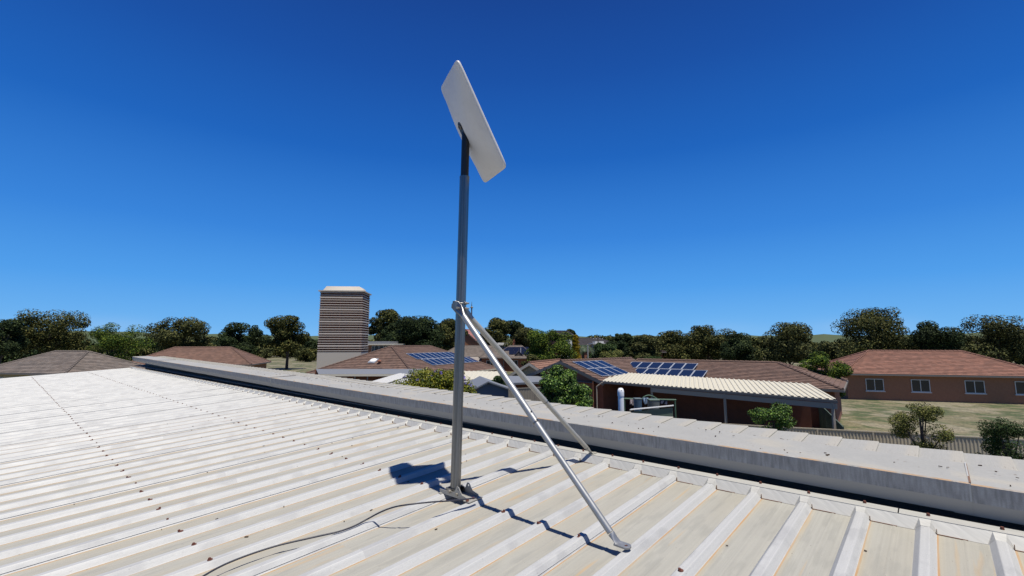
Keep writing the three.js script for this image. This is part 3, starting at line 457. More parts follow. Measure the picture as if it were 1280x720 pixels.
const BROWN = [0.128, 0.077, 0.056], GREYTILE = [0.145, 0.118, 0.098], RED = [0.34, 0.145, 0.125];

// ---- brown hip-roofed house with the blue solar array
const H1 = house({ name: 'tile_house', label: 'brown hip roofed house with two rows of blue solar panels and a white skylight', p0: [-9.15, 45], dir: [0.42, 0.907], L: 17.5, W: 14.5, eave: 2.65, ridge: 5.5, hipL: 5.1, hipR: 4.9, tile: BROWN, wall: M.redBrick, seed: 3, gutter: M.creamTrim });
{
  const fr = H1.frames.front, a = faceHit(H1, fr, 507, 443), b = faceHit(H1, fr, 557, 443), c = faceHit(H1, fr, 592, 461.5);
  const t1 = a[1], n = 9, pw = 1.02, ph = 1.68;
  solar(H1, fr, a[0], t1 - ph, n, 1, pw, ph); solar(H1, fr, a[0] + 0.6, t1 - ph * 2 - 0.05, n + 1, 1, pw, ph);
  const lf = H1.frames.left, w = faceHit(H1, lf, 467, 452), sk = new THREE.Group(); sk.name = 'skylight'; H1.g.add(sk); sk.position.copy(lf.o).addScaledVector(lf.s, w[0]).addScaledVector(lf.t, w[1]); sk.quaternion.setFromRotationMatrix(new THREE.Matrix4().makeBasis(lf.s, lf.n, V(0, 0, 0).crossVectors(lf.s, lf.n)));
  mesh('skylight_frame', box(-0.45, 0.45, 0.02, 0.14, -0.4, 0.4), M.panelFrame, sk); const dm = new THREE.SphereGeometry(1, 18, 8, 0, 6.3, 0, Math.PI / 2); dm.scale(0.42, 0.16, 0.37); dm.translate(0, 0.14, 0); mesh('skylight_dome', dm, M.whiteWall, sk);
  const v2 = faceHit(H1, lf, 474, 455), vp = lf.o.clone().addScaledVector(lf.s, v2[0]).addScaledVector(lf.t, v2[1]);
  mesh('roof_vent', [cyl(vp, vp.clone().add(V(0, 0.3, 0)), 0.12, 0.12, 12), cyl(vp.clone().add(V(0, 0.3, 0)), vp.clone().add(V(0, 0.42, 0)), 0.24, 0.14, 12)], M.redBrick, H1.g);
}
// grey flat verandah in front of it
function slab(name, label, category, px, heights, mats, group) { }
function sheetRoof(parent, name, A, B, C, D, m, ribs = 0, ribH = 0.03, thick = 0.04) { // A-B front edge, D-C back edge, world points relative to parent
  const rel = [A, B, C, D].map(p => p.clone().sub(parent.position)), P = rel, n = V(0, 0, 0).crossVectors(P[1].clone().sub(P[0]), P[3].clone().sub(P[0])).normalize(); if (n.y < 0) n.negate();
  const lo = P.map(p => p.clone().addScaledVector(n, -thick)); const polys = [lo, [P[0], P[1], lo[1], lo[0]], [P[1], P[2], lo[2], lo[1]], [P[2], P[3], lo[3], lo[2]], [P[3], P[0], lo[0], lo[3]]];
  if (!ribs) polys.push(P); else for (let i = 0; i < ribs; i++) { const f = [0, 0.5, 0.58, 0.92, 1].map(q => (i + q) / ribs), h = [0, 0, ribH, ribH, 0], pt = (q, z, hh) => (z ? P[3].clone().lerp(P[2], q) : P[0].clone().lerp(P[1], q)).addScaledVector(n, hh); for (let j = 0; j < 4; j++) polys.push([pt(f[j], 0, h[j]), pt(f[j + 1], 0, h[j + 1]), pt(f[j + 1], 1, h[j + 1]), pt(f[j], 1, h[j])]); }
  return mesh(name, quadGeo(polys), m, parent);
}
M.greySheet = mat(0.17, 0.18, 0.195, 0.6, 0.1); M.creamSheet = mat(0.50, 0.465, 0.365, 0.65); M.whiteSheet = mat(0.50, 0.49, 0.46, 0.55); M.post = mat(0.30, 0.26, 0.21, 0.7); M.shedBlue = mat(0.10, 0.125, 0.165, 0.7); M.paving = mat(0.2, 0.17, 0.14, 0.9);
{
  const A = at(398, 467.5, 41.5), B = at(528, 467.5, 43.2), C = at(534, 461.2, 46.8), D = at(395, 461.2, 45.2);
  const t = thing('verandah', 'grey flat sheet metal verandah roof in front of the brown hip roofed house', 'verandah', [A.x, 0, A.z]);
  sheetRoof(t, 'roof_sheet', A, B, C, D, M.greySheet, 0); const a = A.clone().sub(t.position), b = B.clone().sub(t.position);
  mesh('gutter', quadGeo([[a.clone().add(V(0, -0.02, 0.04)), b.clone().add(V(0, -0.02, 0.04)), b.clone().add(V(0, -0.2, 0.04)), a.clone().add(V(0, -0.2, 0.04))], [a.clone().add(V(0, -0.02, 0.04)), b.clone().add(V(0, -0.02, 0.04)), b.clone().add(V(0, -0.02, -0.05)), a.clone().add(V(0, -0.02, -0.05))]]), M.creamTrim, t);
  for (const f of [0.02, 0.34, 0.46, 0.7, 0.98]) { const p = a.clone().lerp(b, f); mesh('post', cyl(V(p.x, 0, p.z - 0.1), V(p.x, p.y - 0.05, p.z - 0.1), 0.05, 0.05, 8), M.post, t); }
  const c = C.clone().sub(t.position), d = D.clone().sub(t.position);
  mesh('wall', quadGeo([[V(d.x, 0, d.z + 0.2), V(c.x, 0, c.z + 0.2), V(c.x, c.y - 0.05, c.z + 0.2), V(d.x, d.y - 0.05, d.z + 0.2)]]), M.redBrick, t);
}
{ // white translucent awning sheets sloping forward
  const A = at(451, 480.5, 33), B = at(472, 482.5, 32.6), C = at(516, 468.6, 38.6), D = at(499, 466.5, 39.2);
  const t = thing('awning', 'white sloping awning of translucent sheets beside the flowering shrub', 'awning', [A.x, 0, A.z]);
  sheetRoof(t, 'roof_sheet', A, B, C, D, M.whiteSheet, 5, 0.03); for (const p of [A, B, C, D]) { const q = p.clone().sub(t.position); mesh('post', cyl(V(q.x, 0, q.z), V(q.x, q.y - 0.04, q.z), 0.045, 0.045, 8), M.post, t); }
  const A2 = at(475, 484, 31), B2 = at(498, 487, 30.6), C2 = at(524, 474, 36), D2 = at(506, 472.5, 36.4), t2 = thing('awning', 'small white awning sheet half hidden behind the flowering shrub', 'awning', [A2.x, 0, A2.z]);
  sheetRoof(t2, 'roof_sheet', A2, B2, C2, D2, M.whiteSheet, 4, 0.03); for (const p of [A2, B2, C2, D2]) { const q = p.clone().sub(t2.position); mesh('post', cyl(V(q.x, 0, q.z), V(q.x, q.y - 0.04, q.z), 0.045, 0.045, 8), M.post, t2); }
}
// ---- louvred tower
{
  const D = 62, xr = groundX(448.5, D), xl = groundX(396, D), top = at(450, 364.5, D).y, bot = at(450, 440, D).y, dep = 4.6;
  const t = thing('louvred_tower', 'tall tower clad in horizontal concrete louvres with a flat concrete cap', 'tower', [(xl + xr) / 2, 0, -D - dep / 2], 0.10); const hw = (xr - xl) / 2, hd = dep / 2;
  M.louvre = mat(0.50, 0.43, 0.36, 0.85); M.concrete = mat(0.46, 0.41, 0.34, 0.9);
  mesh('core', box(-hw + 0.3, hw - 0.3, 0, top - 0.1, -hd + 0.3, hd - 0.3), M.redBrick, t);
  for (const [x, z] of [[-1, 1], [1, 1], [-1, -1], [1, -1], [-0.05, 1]]) mesh('pier', box(x * (hw - 0.16) - 0.13, x * (hw - 0.16) + 0.13, 0, top - 0.05, z * (hd - 0.2) - 0.12, z * (hd - 0.2) + 0.1), M.redBrick, t);
  const n = 25, p = (top - bot) / n; for (let i = 0; i < n; i++) { const y = bot + (i + 0.5) * p, big = i % 5 === 2 ? 0.05 : 0; const s = mesh('louvre', [box(-hw, hw, y - 0.05 - big, y + 0.05 + big, hd - 0.1, hd + 0.06), box(-hw, hw, y - 0.05 - big, y + 0.05 + big, -hd - 0.06, -hd + 0.1), box(hw - 0.1, hw + 0.06, y - 0.048 - big, y + 0.048 + big, -hd + 0.102, hd - 0.102), box(-hw - 0.06, -hw + 0.1, y - 0.048 - big, y + 0.048 + big, -hd + 0.102, hd - 0.102)], M.louvre, t); }
  mesh('base_band', box(-hw - 0.02, hw + 0.02, 0, bot - 0.02, -hd - 0.02, hd + 0.02), M.concrete, t);
  mesh('ledge', box(-hw - 0.2, hw + 0.2, top, top + 0.16, -hd - 0.2, hd + 0.2), M.concrete, t);
  const cp = new THREE.CylinderGeometry(1, 1.18, 0.62, 4, 1); cp.rotateY(Math.PI / 4); cp.scale((hw - 0.25) * 1.2, 1, (hd - 0.25) * 1.2); cp.translate(0, top + 0.47, 0); mesh('cap', cp, M.concrete, t);
}
// ---- low pale building behind
function flatBuilding(name, label, px0, px1, ytop, D, depth, wallM, roofM, wins, over = 0.6, group, capM = M.greySheet) {
  const xl = groundX(px0, D), xr = groundX(px1, D), y = at(640, ytop, D).y, t = thing(name, label, 'building', [(xl + xr) / 2, 0, -D - depth / 2], 0, group), hw = (xr - xl) / 2, hd = depth / 2;
  mesh('wall', box(-hw + over, hw - over, 0, y - 0.35, -hd + over, hd - over), wallM, t); mesh('roof', box(-hw, hw, y - 0.34, y - 0.12, -hd, hd), roofM, t); mesh('parapet', box(-hw + 0.8, hw - 1.2, y - 0.118, y + 0.35, -hd + 1, hd - 1.5), capM, t);
  for (const [f, w] of wins) wallWindow(t, -hw + f * 2 * hw, y - 1.75, w, 1.3, hd - over + 0.002); return t;
}
flatBuilding('classroom_block', 'low pale flat roofed building with a row of windows behind the brown hip roof', 448, 493, 429, 84, 9, M.orangeBrick, M.creamTrim, [[0.42, 0.9], [0.55, 0.9], [0.68, 0.9], [0.8, 0.9]]);
// ---- red roofed brick gable
const H4 = (() => { const D = 118, xl = groundX(555, D), xr = groundX(606, D); return house({ name: 'brick_house', label: 'brick house with a red tiled gable roof behind the mast', p0: [xr - 0.4, D - 2], dir: [0.34, 0.94], L: 6, W: xr - xl, eave: at(640, 433, D).y, ridge: at(640, 412, D).y, hipL: 0, hipR: 0, tile: RED, wall: M.orangeBrick, seed: 5, over: 0.3, tw: 0.5 }); })();
// ---- grey-brown tiled houses in the middle distance
const H2 = house({ name: 'tile_house', label: 'grey brown tiled house with a lower verandah roof and a brick wing behind the mast', p0: [groundX(549, 100), 100], dir: [1, 0.05], L: 13.6, W: 9, eave: 3.0, ridge: 5.2, hipL: 3.6, hipR: 0.8, tile: GREYTILE, wall: M.redBrick, seed: 7, tw: 0.5 });
const H2b = house({ name: 'tile_house', label: 'low brick wing with a grey brown hip roof and white framed glass door', p0: [groundX(599, 93), 93], dir: [1, 0.0], L: 5.2, W: 9, eave: 3.0, ridge: 4.95, hipL: 2.4, hipR: 2.4, tile: GREYTILE, wall: M.redBrick, seed: 8, tw: 0.5 });
wallWindow(H2b.g, -0.4, 0.2, 1.5, 2.2, 4.5 - 0.5 + 0.002, 'glass_door'); 
const H3 = house({ name: 'tile_house', label: 'grey brown tiled house with a dark solar array and small gable vents', p0: [groundX(614, 97), 97], dir: [1, 0.02], L: 9.2, W: 10, eave: 2.75, ridge: 5.25, hipL: 4, hipR: 2.6, tile: GREYTILE, wall: M.redBrick, seed: 9, tw: 0.5 });
{
  const fr = H3.frames.front, a = faceHit(H3, fr, 630, 434.3); solar(H3, fr, a[0], a[1] - 1.7, 5, 1, 1.04, 1.7, M.cellsDark, 0.12, M.cellsDark); solar(H3, fr, a[0] + 1.07, a[1] - 3.41, 4, 1, 1.04, 1.7, M.cellsDark, 0.12, M.cellsDark);
  for (const px of [617.5, 648.5]) { const w = faceHit(H3, fr, px, 444.5), p = fr.o.clone().addScaledVector(fr.s, w[0]).addScaledVector(fr.t, w[1]); const g = quadGeo([[V(-0.8, 0, 0), V(0.8, 0, 0), V(0, 0.85, 0)], [V(-0.95, -0.02, 0.12), V(0, 1.0, 0.12), V(0, 1.05, -1.6), V(-0.95, 0.0, -0.1)], [V(0.95, -0.02, 0.12), V(0, 1.0, 0.12), V(0, 1.05, -1.6), V(0.95, 0.0, -0.1)]]); g.translate(p.x, p.y, p.z + 0.25); mesh('gable_vent', g, mat(0.07, 0.06, 0.055, 0.8), H3.g); }
  for (const x of [-2.6, 0.3]) wallWindow(H3.g, x, 1.0, 1.3, 1.3, 5 - 0.5 + 0.002); mesh('vent_pipe', cyl(V(1.6, 3.6, 3), V(1.6, 4.9, 3), 0.06, 0.06, 8), M.whiteWall, H3.g);
}
{ // verandah on H2
  const A = at(576, 451.5, 95), B = at(602, 451, 95), C = at(602, 446, 98.5), D = at(576, 446, 98.5), t = thing('verandah', 'pale grey verandah roof on thin posts against the grey tiled house', 'verandah', [A.x, 0, A.z]);
  sheetRoof(t, 'roof_sheet', A, B, C, D, mat(0.26, 0.225, 0.19, 0.7)); for (const f of [0, 0.33, 0.66, 1]) { const p = A.clone().lerp(B, f).sub(t.position); mesh('post', cyl(V(p.x, 0, p.z - 0.1), V(p.x, p.y, p.z - 0.1), 0.06, 0.06, 8), M.frame, t); }
}
flatBuilding('white_roof_building', 'long white roofed building on the rise below the gum trees', 618, 650, 430, 128, 8, M.whiteWall, M.whiteSheet, [[0.3, 1], [0.6, 1]], 0.5, undefined, M.whiteSheet);
{ const p = at(642.5, 434, 124), t = thing('chimney', 'red brick chimney in front of the white roofed building', 'chimney', [p.x, 0, p.z]); mesh('stack', box(-0.35, 0.35, 0, p.y + 1.5, -0.35, 0.35), M.redBrick, t); mesh('chimney_cap', box(-0.42, 0.42, p.y + 1.502, p.y + 1.65, -0.42, 0.42), M.redBrick, t); mesh('pot', cyl(V(0, p.y + 1.65, 0), V(0, p.y + 2.1, 0), 0.15, 0.12, 10), M.redBrick, t); }
{ // slender pole near the red roof
  const D = 122, p = at(589.7, 377, D), t = thing('antenna_pole', 'slender dark pole with a pointed top rising behind the red roof', 'pole', [p.x, 0, p.z]);
  mesh('pole', cyl(V(0, 0, 0), V(0, p.y - 1.6, 0), 0.2, 0.17, 12), mat(0.12, 0.12, 0.125, 0.6, 0.3), t); mesh('collar', new THREE.LatheGeometry([[0.17, -0.2], [0.36, -0.05], [0.36, 0.12], [0.15, 0.3]].map(q => new THREE.Vector2(...q)), 14).translate(0, p.y - 1.6, 0), mat(0.2, 0.17, 0.13, 0.6, 0.3), t); mesh('tip', cyl(V(0, p.y - 1.4, 0), V(0, p.y, 0), 0.14, 0.02, 10), mat(0.10, 0.10, 0.105, 0.6, 0.3), t);
}
// ---- sheds and carports in the nearer yards
{
  const A = at(566, 474.5, 39.5), B = at(623, 475, 39.5), C = at(633, 464.5, 46.5), D = at(571, 463.8, 46.5), t = thing('carport', 'cream metal carport roof beyond the flowering shrub', 'carport', [A.x, 0, A.z]);
  sheetRoof(t, 'roof_sheet', A, B, C, D, M.creamSheet, 11, 0.035); for (const p of [A, B, C, D]) { const q = p.clone().sub(t.position); mesh('post', cyl(V(q.x, 0, q.z), V(q.x, q.y - 0.05, q.z), 0.06, 0.06, 8), M.post, t); }
  const a = A.clone().sub(t.position), b = B.clone().sub(t.position); mesh('fascia', quadGeo([[a.clone().add(V(0, 0, 0.03)), b.clone().add(V(0, 0, 0.03)), b.clone().add(V(0, -0.18, 0.03)), a.clone().add(V(0, -0.18, 0.03))]]), M.creamTrim, t);
}
{ const A = at(575, 486, 33), B = at(606, 484, 33), C = at(610, 476.5, 38.5), D = at(578, 477, 38.5), t = thing('lean_to', 'pale grey lean-to roof between the carport and the blue shed', 'shed', [A.x, 0, A.z]); sheetRoof(t, 'roof_sheet', A, B, C, D, M.whiteSheet, 8, 0.03); for (const p of [A, B, C, D]) { const q = p.clone().sub(t.position); mesh('post', cyl(V(q.x, 0, q.z), V(q.x, q.y - 0.05, q.z), 0.05, 0.05, 8), M.post, t); } }
{ // blue gabled shed
  const D = 30, pk = at(610.5, 477, D), l = at(588, 489, D), r = at(652, 491.5, D), t = thing('garden_shed', 'dark blue weatherboard shed with a low gable roof and pale trim', 'shed', [pk.x, 0, pk.z]), rel = p => p.clone().sub(t.position), P = rel(pk), Lf = rel(l), Rt = rel(r); Rt.y = Lf.y + (Rt.y - Lf.y);
  const dp = -5, back = p => p.clone().add(V(-0.9, 0, dp));
  const roofPoly = (a, b, m) => { const g = quadGeo([[a, b, back(b), back(a)], [a, b, b.clone().add(V(0, -0.09, 0)), a.clone().add(V(0, -0.09, 0))], [a.clone().add(V(0, -0.09, 0)), b.clone().add(V(0, -0.09, 0)), back(b).add(V(0, -0.09, 0)), back(a).add(V(0, -0.09, 0))]]); return mesh('roof_slope', g, m, t); };
  roofPoly(P, Lf, M.greySheet); roofPoly(P, Rt, M.greySheet);
  const trim = (a, b) => mesh('barge_trim', quadGeo([[a.clone().add(V(0, 0.03, 0.03)), b.clone().add(V(0, 0.03, 0.03)), b.clone().add(V(0, -0.05, 0.03)), a.clone().add(V(0, -0.05, 0.03))], [a.clone().add(V(0, 0.03, 0.03)), b.clone().add(V(0, 0.03, 0.03)), b.clone().add(V(0, 0.03, -0.05)), a.clone().add(V(0, 0.03, -0.05))]]), M.greySheet, t); trim(P, Lf); trim(P, Rt);
  const ins = 0.12, zf = -0.25; // weatherboards
  let y = 0.0; const yl = Lf.y, yr = Rt.y; while (y < P.y - 0.15) { const y1 = y + 0.19, xa = yy => yy < yl - 0.1 ? Lf.x + ins : Lf.x + ins + (yy - (yl - 0.1)) / (P.y - yl) * (P.x - Lf.x - ins), xb = yy => yy < yr - 0.1 ? Rt.x - ins : Rt.x - ins - (yy - (yr - 0.1)) / (P.y - yr) * (Rt.x - ins - P.x); const yt = Math.min(y1, P.y - 0.12); if (xb(yt) - xa(yt) > 0.05) mesh('weatherboard', quadGeo([[V(xa(y), y, zf + 0.025), V(xb(y), y, zf + 0.025), V(xb(yt), yt, zf), V(xa(yt), yt, zf)], [V(xa(y), y, zf + 0.025), V(xb(y), y, zf + 0.025), V(xb(y), y, zf - 0.01), V(xa(y), y, zf - 0.01)]]), M.shedBlue, t); y = y1; }
  mesh('side_wall', quadGeo([[V(Lf.x + ins, 0, zf), V(Lf.x + ins - 0.9, 0, dp), V(Lf.x + ins - 0.9, yl - 0.1, dp), V(Lf.x + ins, yl - 0.1, zf)], [V(Rt.x - ins, 0, zf), V(Rt.x - ins - 0.9, 0, dp), V(Rt.x - ins - 0.9, yr - 0.1, dp), V(Rt.x - ins, yr - 0.1, zf)]]), M.shedBlue, t);
}
// ---- tan gable wing with brown roof
const H5 = house({ name: 'tile_house', label: 'tan gable fronted house with a brown tiled roof behind the glossy green tree', p0: [groundX(689, 44.5), 44.0], dir: [0.42, 0.907], L: 9, W: 4.6, eave: 2.75, ridge: 4.05, hipL: 0, hipR: 0, tile: [0.2, 0.105, 0.07], wall: M.tanWall, seed: 12, over: 0.25, barge: M.eave });
{ const A = at(630, 479, 38), B = at(680, 477, 38.2), C = at(690, 470.3, 42.5), D = at(634, 469.8, 42.2), t = thing('carport', 'grey flat carport roof in front of the tan gable', 'carport', [A.x, 0, A.z]); sheetRoof(t, 'roof_sheet', A, B, C, D, M.greySheet, 0, 0, 0.16); for (const p of [A, B, C, D]) { const q = p.clone().sub(t.position); mesh('post', cyl(V(q.x, 0, q.z), V(q.x, q.y - 0.05, q.z), 0.06, 0.06, 8), M.post, t); } const c = C.clone().sub(t.position), d = D.clone().sub(t.position); mesh('wall', quadGeo([[V(d.x, 0, d.z), V(c.x, 0, c.z), V(c.x, c.y - 0.1, c.z), V(d.x, d.y - 0.1, d.z)]]), M.redBrick, t); }
function panelFence(label, a, b, h, m, w = 2.35) { // ribbed metal fence, one part for each panel and post
  const L = a.distanceTo(b), n = Math.max(1, Math.round(L / w)), t = thing('metal_fence', label, 'fence', [a.x, 0, a.z], Math.atan2(-(b.z - a.z), b.x - a.x)), pw = L / n, k = 16, pts = []; for (let i = 0; i <= k * 4; i++) { const f = i / (k * 4); pts.push([0.04 + f * (pw - 0.08), [0, 0, 0.022, 0.022][i % 4]]); }
  const g = quadGeo(pts.slice(1).map((p, i) => [V(pts[i][0], 0.05, pts[i][1]), V(p[0], 0.05, p[1]), V(p[0], h - 0.05, p[1]), V(pts[i][0], h - 0.05, pts[i][1])])), pg = box(-0.035, 0.035, 0, h, -0.02, 0.045), rg = box(0.036, pw - 0.036, h - 0.05, h, -0.01, 0.04), rg2 = box(0.036, pw - 0.036, 0.02, 0.07, -0.012, 0.042);
  for (let i = 0; i < n; i++) { mesh('fence_sheet', g, m, t).position.x = i * pw; mesh('rail', rg, m, t).position.x = i * pw; mesh('rail', rg2, m, t).position.x = i * pw; } for (let i = 0; i <= n; i++) mesh('fence_post', pg, m, t).position.x = i * pw; return t;
}
M.fenceGrey = mat(0.20, 0.175, 0.14, 0.7); M.fenceGreen = mat(0.06, 0.085, 0.06, 0.7); M.fenceCream = mat(0.42, 0.36, 0.26, 0.7);
panelFence('grey brown ribbed metal fence below the glossy green tree', V(groundX(636, 28), 0, -28), V(groundX(700, 29.5), 0, -29.5), at(640, 485.5, 28).y, M.fenceGrey);

// ---- right-hand brown house: gable wing, main range, patio
const H6w = house({ name: 'tile_house', label: 'brown tiled gable wing with eight blue solar panels beside the cream patio roof', p0: [7.18, 36.9], dir: [0.75, 0.66], L: 10.5, W: 9.1, eave: 2.88, ridge: 4.4, hipL: 0, hipR: 0, tile: BROWN, wall: M.redBrick, seed: 14, over: 0.45 });
{ const fr = H6w.frames.front, a = faceHit(H6w, fr, 714, 453.6); solar(H6w, fr, a[0] + 0.1, a[1] - 1.66, 4, 1, 1.0, 1.66); solar(H6w, fr, a[0] + 0.1, a[1] - 3.36, 4, 1, 1.0, 1.66); }
const H6 = house({ name: 'tile_house', label: 'long brown tiled house behind the cream patio roof with a row of solar panels', p0: [9.0, 42.5], dir: [0.80, -0.60], L: 17, W: 10.4, eave: 2.75, ridge: 4.28, hipL: 0.4, hipR: 4.5, tile: BROWN, wall: M.redBrick, seed: 15 });
{
  const fr = H6.frames.front, a = faceHit(H6, fr, 782.5, 463); solar(H6, fr, a[0], a[1], 6, 1, 1.0, 1.66, M.cells, 0.3); solar(H6, fr, a[0] + 1.2, a[1] - 1.75, 6, 1, 1.0, 1.66, M.cells, 0.3);
  const w = faceHit(H6, fr, 768, 463), p = fr.o.clone().addScaledVector(fr.s, w[0]).addScaledVector(fr.t, w[1]); const sd = new THREE.SphereGeometry(1, 20, 8, 0, 6.3, 0, Math.PI / 2); sd.scale(0.62, 0.3, 0.5); sd.translate(p.x, p.y + 0.16, p.z); mesh('skylight_dome', sd, M.whiteWall, H6.g); mesh('skylight_frame', box(p.x - 0.66, p.x + 0.66, p.y - 0.1, p.y + 0.16, p.z - 0.54, p.z + 0.54), M.panelFrame, H6.g);
}
const patioFloor = [];
{
  const A = at(753, 476.3, 36.6), dir = V(0.64, 0, 0.768), L = 15.5, B = A.clone().addScaledVector(dir, L), up = V(0.36, 0.0, -1).normalize(); let D = at(767.5, 465.2, 42.2); const C = D.clone().addScaledVector(dir, L);
  const t = thing('patio_roof', 'cream ribbed metal patio roof over a dark shaded patio', 'patio', [A.x, 0, A.z]);
  sheetRoof(t, 'roof_sheet', A, B, C, D, M.creamSheet, 46, 0.05, 0.03); const rel = p => p.clone().sub(t.position), a = rel(A), b = rel(B), c = rel(C), d = rel(D), dn = y => V(0, y, 0);
  mesh('gutter', quadGeo([[a.clone().add(V(0, -0.03, 0.06)), b.clone().add(V(0, -0.03, 0.06)), b.clone().add(V(0, -0.17, 0.06)), a.clone().add(V(0, -0.17, 0.06))], [a.clone().add(V(0, -0.03, 0.06)), b.clone().add(V(0, -0.03, 0.06)), b.clone().add(V(0, -0.03, -0.06)), a.clone().add(V(0, -0.03, -0.06))]]), M.gutter, t);
  mesh('beam', quadGeo([[a.clone().lerp(b, 0.28).add(dn(-0.2)), b.clone().add(dn(-0.2)), b.clone().add(dn(-0.48)), a.clone().lerp(b, 0.28).add(dn(-0.48))]]), M.post, t);
  for (const f of [0.285, 0.62, 0.99]) { const q = a.clone().lerp(b, f); mesh('post', box(q.x - 0.06, q.x + 0.06, 0, q.y - 0.05, q.z - 0.16, q.z - 0.04), M.post, t); }
  { const q = a.clone(); mesh('downpipe', [cyl(V(q.x - 0.02, q.y - 0.1, q.z + 0.06), V(q.x - 0.42, q.y - 0.45, q.z - 0.2), 0.05, 0.05, 10), cyl(V(q.x - 0.42, q.y - 0.45, q.z - 0.2), V(q.x - 0.42, 0, q.z - 0.2), 0.05, 0.05, 10)], M.post, t); }
  mesh('back_wall', quadGeo([[V(d.x - 0.3, 0, d.z), V(c.x, 0, c.z), c.clone().add(dn(-0.05)), d.clone().add(V(-0.3, -0.05, 0))], [V(d.x - 0.3, 0, d.z), V(a.x - 0.6, 0, a.z - 0.9), V(a.x - 0.6, a.y - 0.1, a.z - 0.9), d.clone().add(V(-0.3, -0.05, 0))]]), M.redBrick, t);
  const fl = quadGeo([[V(a.x - 1, 0.02, a.z + 0.5), V(b.x, 0.02, b.z + 0.5), V(c.x, 0.02, c.z), V(d.x - 0.5, 0.02, d.z)]]); mesh('patio_floor', fl, M.paving, t);
}
// ---- clothes rack, bins and the yard behind the vent pipe
{
  const D = 27, g0 = at(779, 498.3, D), g1 = at(845, 500, D), t = thing('clothes_line', 'green painted clothes line rail in front of the dark patio', 'clothesline', [g0.x, 0, g0.z]); M.greenRail = mat(0.05, 0.10, 0.06, 0.6); const rel = p => p.clone().sub(t.position);
  mesh('rail', cyl(rel(g0), rel(g1), 0.05, 0.05, 10), M.greenRail, t); for (const f of [0.02, 0.5, 0.98]) { const q = rel(g0).lerp(rel(g1), f); mesh('post', cyl(V(q.x, 0, q.z), q, 0.045, 0.045, 10), M.greenRail, t); }
  const arc = new THREE.CatmullRomCurve3([at(802, 499, D), at(806, 495.6, D), at(811, 494.2, D), at(817, 496, D), at(823, 500, D)].map(rel)); mesh('hoop', new THREE.TubeGeometry(arc, 30, 0.04, 8), M.greenRail, t);
  const cloth = (name, label, px0, px1, py0, py1, m, seed, DD) => { const r = rng(seed), nx = 14, ny = 16, pos = [], idx = [], A = at(px0, py0, DD), B = at(px1, py0, DD), bot = at(px0, py1, DD).y; for (let j = 0; j <= ny; j++) for (let i = 0; i <= nx; i++) { const u = i / nx, v = j / ny, p = A.clone().lerp(B, u), w = 1 - 0.28 * v * Math.abs(Math.sin(u * 5 + seed)); pos.push((p.x - (A.x + B.x) / 2) * w, (A.y + (bot - A.y) * v * (0.86 + 0.14 * Math.sin(u * 7 + seed))) - bot, Math.sin(u * 11 + v * 2 + seed) * 0.07 * (0.3 + v) + Math.sin(u * 23 + seed) * 0.025); } for (let j = 0; j < ny; j++) for (let i = 0; i < nx; i++) { const a = j * (nx + 1) + i; idx.push(a, a + nx + 1, a + 1, a + 1, a + nx + 1, a + nx + 2); } const g = new THREE.BufferGeometry(); g.setAttribute('position', new THREE.Float32BufferAttribute(pos, 3)); g.setIndex(idx); g.computeVertexNormals(); const o = mesh(name, g, m); o.position.set((A.x + B.x) / 2, bot, A.z); tag(o, label, 'laundry', 'washing on the clothes line'); return o; };
  cloth('hanging_cloth', 'white and pink cloth hanging from the green rail', 787, 791.6, 499, 506.5, mat(0.55, 0.47, 0.46, 0.9), 2, 26.9);
  cloth('hanging_cloth', 'pale blue cloth hanging under the green hoop', 803.5, 810.5, 497, 505.5, mat(0.33, 0.42, 0.52, 0.9), 5, 26.9);
  cloth('hanging_cloth', 'dark navy cloth along the end of the green rail', 823, 834, 500.5, 505.5, mat(0.02, 0.028, 0.06, 0.9), 8, 26.95);
  const bin = (label, px, pyTop, w, body, lid) => { const p = at(px, pyTop, 25.4), h = 0.78, t2 = thing('plastic_tub', label, 'tub', [p.x, p.y - h, p.z]); const bg = new THREE.CylinderGeometry(0.72, 0.6, h, 4, 1); bg.rotateY(Math.PI / 4); bg.scale(w, 1, w); bg.translate(0, h / 2, 0); mesh('body', bg, body, t2); mesh('rim', new RoundedBoxGeometry(w * 1.08, 0.06, w * 1.08, 2, 0.02).translate(0, h, 0), lid, t2); const st = cyl(V(0, -p.y + h, 0), V(0, 0, 0), 0.05, 0.05, 8); mesh('stand', [st, box(-w * 0.45, w * 0.45, -0.03, 0, -w * 0.45, w * 0.45)], M.greenRail, t2); return t2; };
  bin('blue plastic tub with a green side on a stand below the rail', 797, 498.2, 0.36, mat(0.045, 0.085, 0.14, 0.6), mat(0.10, 0.13, 0.13, 0.6));
  bin('wide grey plastic tub under the green hoop', 816.5, 499.5, 0.52, mat(0.13, 0.14, 0.14, 0.6), mat(0.10, 0.14, 0.11, 0.6));
  const A = at(787, 512, 13), B = at(842, 506.8, 15.6), C = at(842, 506.0, 16.4), Dd = at(789, 511, 13.8), t3 = thing('skillion_shed', 'dark green metal shed with a thin pale sloping roof edge', 'shed', [A.x, 0, A.z]); 
  sheetRoof(t3, 'roof_sheet', A, B, C, Dd, M.whiteSheet, 0, 0, 0.02); const a = A.clone().sub(t3.position), b = B.clone().sub(t3.position); mesh('wall', quadGeo([[V(a.x, 0, a.z - 0.1), V(b.x, 0, b.z - 0.1), b.clone().add(V(0, -0.08, -0.1)), a.clone().add(V(0, -0.08, -0.1))]]), M.fenceGreen, t3);
}
